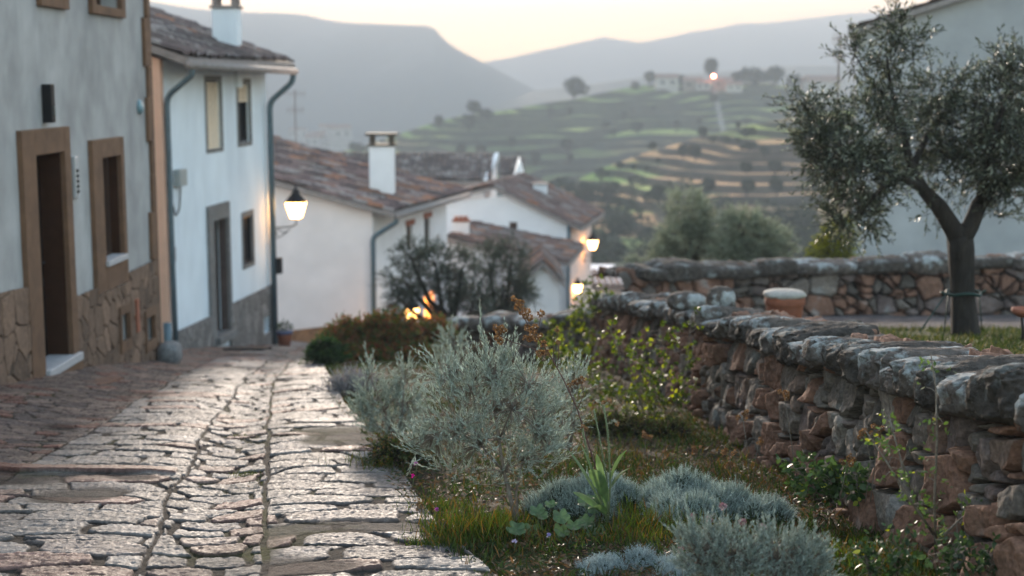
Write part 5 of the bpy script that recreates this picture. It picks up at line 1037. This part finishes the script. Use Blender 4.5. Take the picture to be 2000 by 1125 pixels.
# ------------------------------------------------------------------ small plants of the flower bed
Yb = 6.35
def heads_mesh(cs, rs, name, m, parent):
    for c, r in zip(cs, rs):
        n = 46; d = unit(rng.normal(size=(n, 3))); leaf_mesh(name, np.array(c) + d * r * .35, d, r * .9, r * .5, cvary((.14, .07, .035), (.34, .22, .12), n), M_leaf, parent, fold=.3)
# tall dried flower stalk leaning left
T = thing('dried_flower_stalk', 'tall leaning dried stalk with brown clustered flower heads right of the lavender', 'plant'); D3 = lambda px, py, dy=0: V3(px, py, 6.3 + dy)
mb = MB(); mb.tube([D3(1175, 1010), D3(1170, 930), D3(1150, 870), D3(1128, 800), D3(1100, 740), D3(1072, 690), D3(1050, 660), D3(1030, 632), D3(1015, 608)], [.0045, .0042, .004, .0036, .0032, .003, .0026, .002, .0015], 6)
for pts in ([D3(1075, 697), D3(1040, 680), D3(1000, 668), D3(975, 655)], [D3(1050, 660), D3(1045, 690), D3(1060, 705), D3(1068, 690), D3(1060, 670)], [D3(1082, 705), D3(1080, 670), D3(1090, 655), D3(1088, 640)], [D3(1040, 645), D3(1052, 640), D3(1056, 620)], [D3(1128, 800), D3(1140, 770), D3(1135, 745)], [D3(1120, 785), D3(1110, 755), D3(1125, 748)], [D3(1088, 720), D3(1092, 690), D3(1090, 670)]): mb.tube(pts, [.002] * len(pts), 5)
mb.build('stem', mat('reddish_stem', base=(.10, .05, .04), rough=.8, vary=.3, vscale=20), T, True)
hc = [(1010, 588), (1003, 583), (1018, 592), (1012, 600), (1022, 604), (1030, 608), (1018, 612), (1026, 618), (1034, 620), (974, 648), (968, 640), (980, 640), (972, 660), (978, 667), (985, 645), (1040, 652), (1034, 662), (1026, 660), (1055, 655), (1048, 662), (1056, 612), (1088, 643), (1090, 668), (1062, 672), (1066, 688), (1046, 640), (1030, 640), (1128, 745), (1120, 748), (1136, 742), (1112, 752), (1054, 690)]
heads_mesh([D3(*h) for h in hc], [random.uniform(.010, .018) for _ in hc], 'flower_head', M_dry, T)
T = bpy.data.objects['silver_plant']; hq = [(1412, 990), (1330, 1075), (1385, 1015), (1490, 1030), (1450, 1020), (1560, 1075), (1350, 1010)]
for hx, hy in hq:
    q = np.array(V3(hx, hy, 4.75)); n = 60; d = unit(rng.normal(size=(n, 3)) + np.array([0, 0, .5])); leaf_mesh('flower_head', q + d * .004, d, .012, .004, cvary((.22, .10, .12), (.50, .38, .42), n), M_leaf, T); MB().tube([tuple(q), (q[0] + .01, q[1], q[2] - .12)], .0016, 5).build('flower_stem', M_sage_stem, T, True)
# hairy stalks with long lance leaves
T = thing('thistle_plant', 'upright hairy plant with long lance shaped green leaves and pale drooping buds', 'plant'); mb = MB(); T3 = lambda px, py, dy=0: V3(px, py, 6.0 + dy)
st_ = [([T3(1188, 1020), T3(1192, 950), T3(1190, 880), T3(1185, 830), T3(1178, 790)], .004), ([T3(1186, 1020), T3(1168, 960), T3(1150, 900), T3(1140, 850), T3(1138, 835)], .004), ([T3(1185, 1020), T3(1186, 940), T3(1170, 850), T3(1160, 800)], .003), ([T3(1185, 830), T3(1200, 820), T3(1205, 826)], .002), ([T3(1178, 795), T3(1168, 782), T3(1160, 786)], .002), ([T3(1178, 795), T3(1190, 784)], .002)]
for pts, r in st_: mb.tube(pts, r, 6)
mb.build('stem', M_green_stem, T, True)
allp = np.array([np.array(a) * (1 - t) + np.array(b) * t for pts, r in st_ for a, b in zip(pts[:-1], pts[1:]) for t in np.linspace(0, 1, 60)]); dd = unit(rng.normal(size=allp.shape)); leaf_mesh('hairs', allp, dd, .010, .0008, cvary((.4, .42, .36), (.6, .62, .55), len(allp)), M_sage, T)
def bigleaf(mb, b, tip, w, droop=.15, lob=0.0, side=None, n=10):
    b, tip = Vector(b), Vector(tip); d = tip - b; L = d.length; s = (side or Vector((1, 0, 0))) ; s = (s - d.normalized() * s.dot(d.normalized())).normalized(); nrm = d.normalized().cross(s); V = []
    for i in range(n + 1):
        t = i / n; c = b + d * t + Vector((0, 0, 1)) * (L * droop * 4 * t * (1 - t) * .5) - Vector((0, 0, 1)) * L * droop * t * t; ww = w * (math.sin(math.pi * min(1, t * .92 + .06)) ** .75) * (1 + lob * math.sin(t * 38))
        V += [c - s * ww / 2 + nrm * ww * .22, c, c + s * ww / 2 + nrm * ww * .22]
    F = [];
    for i in range(n): a = i * 3; F += [(a, a + 3, a + 4, a + 1), (a + 1, a + 4, a + 5, a + 2)]
    mb.add(V, F)
M_lance = mat('fresh_green_leaf', base=(.09, .15, .055), base2=(.14, .20, .09), rough=.55, vary=.2, vscale=12, trans=.35)
for b, t, w, sd in ((T3(1178, 990), T3(1110, 862, .05), .028, (0, 1, .4)), (T3(1180, 985), T3(1135, 850, -.05), .03, (0, 1, .2)), (T3(1188, 980), T3(1152, 905, -.1), .045, (.9, .3, 0)), (T3(1192, 940), T3(1225, 870), .034, (.5, .8, .2)), (T3(1190, 960), T3(1232, 905, .1), .03, (0, 1, 0)), (T3(1185, 1005), T3(1120, 950, -.05), .035, (.3, 1, .3)), (T3(1186, 1000), T3(1165, 870, -.06), .026, (1, .3, 0)), (T3(1184, 1005), T3(1150, 985, -.12), .04, (1, 0, 0))):
    mb = MB(); bigleaf(mb, b, t, w * 1.3, .12, .07, Vector(sd)); mb.build('leaf', M_lance, T, True)
heads_mesh([T3(1138, 833), T3(1145, 838), T3(1206, 828), T3(1160, 786), T3(1190, 783), T3(1178, 786)], [.010] * 6, 'bud', M_dry, T)
# mallow with round lobed leaves
T = thing('mallow_plant', 'low plant with round scalloped dark green leaves at the foot of the lavender', 'plant'); M_mal = mat('mallow_leaf', base=(.045, .085, .035), base2=(.08, .13, .055), rough=.5, vary=.2, vscale=20, trans=.25)
stm = MB()
for i in range(17):
    px, py = random.choice([(1040, 1010), (1080, 995), (1110, 1020), (1150, 985), (1090, 1050), (1030, 1045), (1140, 1030)]); px += random.uniform(-26, 26); py += random.uniform(-16, 16); c = P(px, py, random.uniform(5.9, 6.15)); r = random.uniform(.026, .05); mb = MB()
    Rm = Matrix.Rotation(random.uniform(0, 6.28), 3, 'Z'); tl_ = Matrix.Rotation(random.uniform(.2, .9), 3, Vector((random.uniform(.3, 1), random.uniform(-.5, .5), 0)).normalized()); V = [Vector((0, 0, -.15 * r))]; n = 36
    for ring in (.55, 1.0):
        for k2 in range(n): a = 2 * math.pi * k2 / n; rr = r * ring * (1 + .10 * math.cos(5 * a) * ring + .04 * math.sin(18 * a) * ring) * (1 - .35 * ring * math.exp(-((a - math.pi) / .25) ** 2)); V.append(Vector((rr * math.cos(a), rr * math.sin(a), r * (.12 * ring * math.cos(5 * a) + .12 * ring * ring))))
    V = [c + tl_ @ (Rm @ v) for v in V]; F = [(0, 1 + k2, 1 + (k2 + 1) % n) for k2 in range(n)] + [(1 + k2, 1 + n + k2, 1 + n + (k2 + 1) % n, 1 + (k2 + 1) % n) for k2 in range(n)]
    mb.add(V, F); mb.build('leaf', M_mal, T, True); stm.tube([c, (c.x + random.uniform(-.02, .02), c.y + .02, c.z - .09)], .0018, 5)
stm.build('stalks', M_green_stem, T, True)
# bramble with yellow-green leaves along the wall
def bramble(label, stems, n, LL, LW, cols, name='bramble', spread=.22, flowers=0, share=.12, extra=(.40, .42, .08)):
    T = thing(name, label, 'plant'); mb = MB(); A, D = [], []
    for pts in stems:
        mb.tube(pts, [lerp(.006, .002, i / (len(pts) - 1)) for i in range(len(pts))], 6)
        for a, b in zip(pts[:-1], pts[1:]):
            a, b = np.array(a), np.array(b); m_ = int(n / len(stems) / (len(pts) - 1)); t = rng.random((m_, 1)); A.append(a * (1 - t) + b * t); D.append(unit(rng.normal(size=(m_, 3)) + np.array([0, 0, .35])))
    A = np.concatenate(A); D = np.concatenate(D); side = spread * rng.random((len(A), 1)) ** 1.3; ribbons('leaf_stalks', A, A + D * side, (.0022, .001), M_stem, T, .1, 2); mb.build('stem', M_stem, T, True)
    tips = A + D * side; q, dd, l, w = sprays(tips, D, np.full(len(A), .05), 4, LL, LW, .9, .1, .4); leaf_mesh('leaves', q, dd, l, w, cvary(*cols, len(q), extra, share), M_leaf, T, fold=.2, bend=.12, shape='oval')
    if flowers: i = rng.choice(len(tips), flowers); leaf_mesh('blossom', np.repeat(tips[i], 8, 0), unit(rng.normal(size=(flowers * 8, 3))), .022, .014, cvary((.6, .6, .5), (.8, .78, .7), flowers * 8), M_leaf, T, shape='oval')
    return T
G3 = lambda px, py, Y=10.6: V3(px, py, Y)
YG = ((.04, .07, .015), (.17, .21, .035))
bramble('tangled yellow green bramble with white blossoms climbing in front of the stone wall', [[G3(1270, 860), G3(1250, 780), G3(1215, 700), G3(1190, 640)], [G3(1275, 860), G3(1280, 780), G3(1300, 700), G3(1290, 640)], [G3(1280, 860), G3(1320, 790), G3(1340, 740), G3(1350, 620)], [G3(1265, 860), G3(1200, 770), G3(1140, 720), G3(1090, 690)], [G3(1270, 855), G3(1230, 760), G3(1160, 760), G3(1130, 800)], [G3(1290, 860), G3(1300, 800), G3(1260, 720), G3(1240, 690)]], 420, .042, .028, YG, spread=.16, flowers=26)
bramble('blurred green creeper hanging over the left end of the stone wall', [[G3(1170, 760, 16.5), G3(1150, 680, 16.5), G3(1150, 600, 16.5), G3(1170, 555, 16.5)], [G3(1140, 760, 16.5), G3(1110, 680, 16.5), G3(1120, 620, 16.5), G3(1140, 580, 16.5)], [G3(1150, 760, 16.5), G3(1085, 690, 16), G3(1070, 640, 16)]], 260, .06, .045, YG, spread=.2, flowers=6)
bramble('spindly young bramble with small green leaves before the near end of the wall', [[V3(1828, 1090, 5.2), V3(1825, 980, 5.2), V3(1830, 860, 5.1), V3(1828, 760, 5.1), V3(1818, 690, 5.1)], [V3(1828, 1050, 5.2), V3(1780, 980, 5.1), V3(1730, 900, 5.1), V3(1690, 840, 5.1)], [V3(1828, 1060, 5.2), V3(1880, 1010, 5.2), V3(1930, 990, 5.2)], [V3(1800, 1010, 5.2), V3(1760, 900, 5.2), V3(1735, 810, 5.2)]], 110, .026, .014, ((.06, .10, .03), (.13, .19, .06)), spread=.07, share=.05)
bramble('dark low leafy weeds at the foot of the wall, left of the spindly bramble', [[V3(1560, 960, 6.9), V3(1570, 930, 6.9), V3(1540, 905, 6.9)], [V3(1620, 960, 6.6), V3(1630, 920, 6.6)], [V3(1680, 970, 6.4), V3(1670, 930, 6.4)], [V3(1590, 970, 6.7), V3(1600, 940, 6.7), V3(1640, 930, 6.7)]], 150, .045, .03, ((.035, .07, .025), (.09, .14, .05)), name='leafy_weeds', spread=.08, share=.03)
bramble('shady leafy growth under the wall at the bottom right corner', [[V3(1750, 1120, 5.0), V3(1760, 1060, 5.0)], [V3(1850, 1130, 4.9), V3(1870, 1070, 4.9)], [V3(1930, 1130, 4.9), V3(1940, 1080, 4.9)], [V3(1700, 1130, 5.0), V3(1690, 1080, 5.0)]], 170, .035, .02, ((.03, .06, .025), (.07, .11, .045)), name='leafy_weeds', spread=.10, share=.02)
# small dried umbels
def dryplant(label, stems, hr=(.008, .014)):
    T = thing('dried_flower_stalk', label, 'plant'); mb = MB(); hs = []
    for pts in stems:
        mb.tube(pts, [.002] * len(pts), 5); c = Vector(pts[-1])
        for _ in range(7): q = c + Vector((random.uniform(-.03, .03), random.uniform(-.03, .03), random.uniform(-.02, .025))); mb.tube([c - Vector((0, 0, .03)), q], .001, 4); hs.append(tuple(q))
    mb.build('stem', M_stem, T, True); heads_mesh(hs, [random.uniform(*hr) for _ in hs], 'flower_head', M_dry, T)
dryplant('dry brown flower stalks before the wall above the santolina mound', [[V3(1465, 960, 7.4), V3(1460, 880, 7.4), V3(1450, 812, 7.4)], [V3(1468, 960, 7.4), V3(1475, 900, 7.4), V3(1482, 862, 7.4)], [V3(1430, 960, 7.3), V3(1425, 880, 7.3)], [V3(1432, 960, 7.3), V3(1425, 905, 7.3)]])
dryplant('single dry stalk with curled umbel in front of the pale wall stones', [[V3(1560, 960, 7.0), V3(1545, 860, 7.0), V3(1532, 772, 7.0)]])
dryplant('little dry seed stalks rising behind the santolina mound', [[V3(1262, 920, 7.6), V3(1260, 870, 7.6), V3(1262, 850, 7.6)], [V3(1355, 930, 7.6), V3(1360, 880, 7.6)]])
dryplant('fine dry umbels before the rusty wall stones left of the spindly bramble', [[V3(1690, 980, 6.0), V3(1700, 900, 6.0), V3(1690, 850, 6.0)], [V3(1640, 980, 6.1), V3(1655, 900, 6.1)], [V3(1700, 980, 6.0), V3(1712, 880, 6.0), V3(1716, 845, 6.0)]])
dryplant('short dark seed heads in the grass at the lane edge', [[V3(835, 1060, 6.15), V3(825, 1010, 6.15), V3(812, 985, 6.15)], [V3(838, 1060, 6.15), V3(832, 1015, 6.15), V3(822, 988, 6.15)], [V3(850, 1060, 6.15), V3(870, 1020, 6.15)]], (.004, .007))
def flower(label, c, col, h=.06):
    T = thing('wild_flower', label, 'flower', None, c); MB().tube([(0, 0, -h), (.004, 0, 0)], .0014, 5).build('stem', M_green_stem, T, True); d = unit(rng.normal(size=(26, 3)) + np.array([0, 0, .8])); leaf_mesh('petals', d * .002, d, .011, .006, cvary(col, col, 26), M_leaf, T, shape='oval')
flower('bright magenta wild flower at the lane edge left of the lavender', P(806, 930, 6.7), (.75, .06, .40)); flower('small purple wild flower low at the edge of the cobbles', P(853, 996, 6.3), (.4, .12, .4), .04); flower('tiny lilac flower hanging above the magenta one', P(812, 905, 6.8), (.5, .25, .5)); flower('tiny pale violet flower in the grass below the mallow', P(1072, 1046, 5.7), (.55, .5, .8), .04); flower('tiny white violet flower low in the grass under the lavender', P(1005, 1058, 5.7), (.6, .55, .75), .04)
flower('small red flower on the terrace before the olive trunk', P(1898, 668, 11.5), (.6, .08, .05), .05)
# ------------------------------------------------------------------ grass and ground cover
M_grass = mat('grass_blades', attr=True, rough=.6, vary=.2, vscale=3, trans=.30, spec=.25)
def zgf(x, y): return zg(x, y) + .02
def grass(name, X, Y, Z, L, W, cols, lean=.35, extra=None, share=0): 
    n = len(X); p = np.stack([X, Y, Z - .01], -1); d = unit(np.stack([lean * rng.normal(size=n), lean * rng.normal(size=n), np.ones(n)], -1)); o = leaf_mesh(name, p, d, L, W, cvary(*cols, n, extra, share), M_grass, None, bend=rng.uniform(.1, .6, n), shape='blade'); o['kind'] = 'stuff'; return o
n = 60000; Y_ = 5 + 13 * rng.random(n) ** 1.8; X_ = lerp(interp(Y_, RE) - .03, interp(Y_, NW) - .08, rng.random(n)); f = fbm(X_ * 1.6, Y_ * 1.6, 6, 4); k1 = rng.random(n) < np.clip(.35 + 1.5 * f, .06, 1); X_, Y_, f = X_[k1], Y_[k1], f[k1]
grass('grass', X_, Y_, zgf(X_, Y_), rng.uniform(.03, .10, len(X_)), .0035 + .0004 * Y_, ((.02, .042, .010), (.07, .10, .024)), .45, (.13, .08, .035), .22)
# tufts
tx = []
for px, py, Y, nn, r, h in [(900, 1010, 6.2, 700, .14, .20), (950, 1020, 6.15, 600, .14, .17), (880, 1040, 6.0, 350, .10, .10), (835, 1060, 6.0, 300, .09, .07), (860, 950, 6.9, 400, .14, .08), (1230, 1060, 5.9, 300, .16, .11), (1330, 1080, 6.2, 300, .2, .12), (1290, 990, 6.2, 500, .22, .17), (1700, 1040, 5.6, 400, .2, .14), (1640, 1090, 5.4, 300, .2, .12), (1780, 1000, 5.6, 300, .15, .14), (760, 870, 8.5, 500, .25, .12), (1000, 1000, 6.4, 300, .2, .1), (1500, 900, 8.2, 400, .5, .10), (1300, 870, 9.5, 500, .6, .12), (1150, 900, 8.5, 400, .5, .09)]:
    p = P(px, py, Y); a = rng.normal(size=(nn, 2)) * r * .6; tx.append(np.stack([p.x + a[:, 0], p.y + a[:, 1], zgf(p.x + a[:, 0], p.y + a[:, 1]), h * rng.uniform(.4, 1.1, nn)], -1))
tx = np.concatenate(tx); grass('grass_tufts', tx[:, 0], tx[:, 1], tx[:, 2], tx[:, 3], .004, ((.03, .06, .012), (.13, .17, .035)), .3, (.26, .15, .05), .2)
# dry litter and little weeds on the soil
n = 26000; Y_ = 5 + 9 * rng.random(n) ** 1.7; X_ = lerp(interp(Y_, RE) - .05, interp(Y_, NW) - .05, rng.random(n)); d = unit(np.stack([rng.normal(size=n), rng.normal(size=n), .25 * abs(rng.normal(size=n))], -1)); o = leaf_mesh('ground_cover', np.stack([X_, Y_, zgf(X_, Y_) - .005], -1), d, rng.uniform(.012, .05, n), rng.uniform(.002, .012, n), cvary((.07, .045, .025), (.20, .13, .075), n, (.04, .065, .02), .45), M_leaf, None, shape='oval', bend=.1); o['kind'] = 'stuff'
# moss and weeds in the joints of the paving
n = 5000; Y_ = 5.2 + 10 * rng.random(n) ** 1.5; X_ = interp(Y_, JO) - .03 + .035 * rng.normal(size=n); k1 = fbm(X_ * .5, Y_ * 2.2, 12, 3) > .02; X_, Y_ = X_[k1], Y_[k1]
grass('joint_moss', X_, Y_, zs(Y_) - .04, rng.uniform(.012, .035, len(X_)), .004, ((.05, .07, .015), (.12, .13, .03)), .8, (.2, .12, .04), .15)
for (px, py, Y) in ((335, 895, 8.9), (480, 925, 8.2), (470, 850, 10), (410, 700, 17.5)):
    p = P(px, py, Y); a = rng.normal(size=(160, 2)) * (.05, .035)
    grass('joint_moss', p.x + a[:, 0], p.y + a[:, 1], np.full(160, float(zs(p.y)) - .03), rng.uniform(.015, .04, 160), .004, ((.05, .07, .015), (.13, .14, .03)), .8)
# grass on the terrace round the olive
n = 16000; Y_ = rng.uniform(9, 14.8, n); X_ = rng.uniform(2.4, 6.5, n); k1 = fbm(X_, Y_, 3, 3) > -.25; grass('terrace_grass', X_[k1], Y_[k1], zt(Y_[k1]) + .01, rng.uniform(.04, .12, k1.sum()), .008, ((.025, .045, .01), (.08, .10, .025)), .4, (.2, .17, .07), .15)
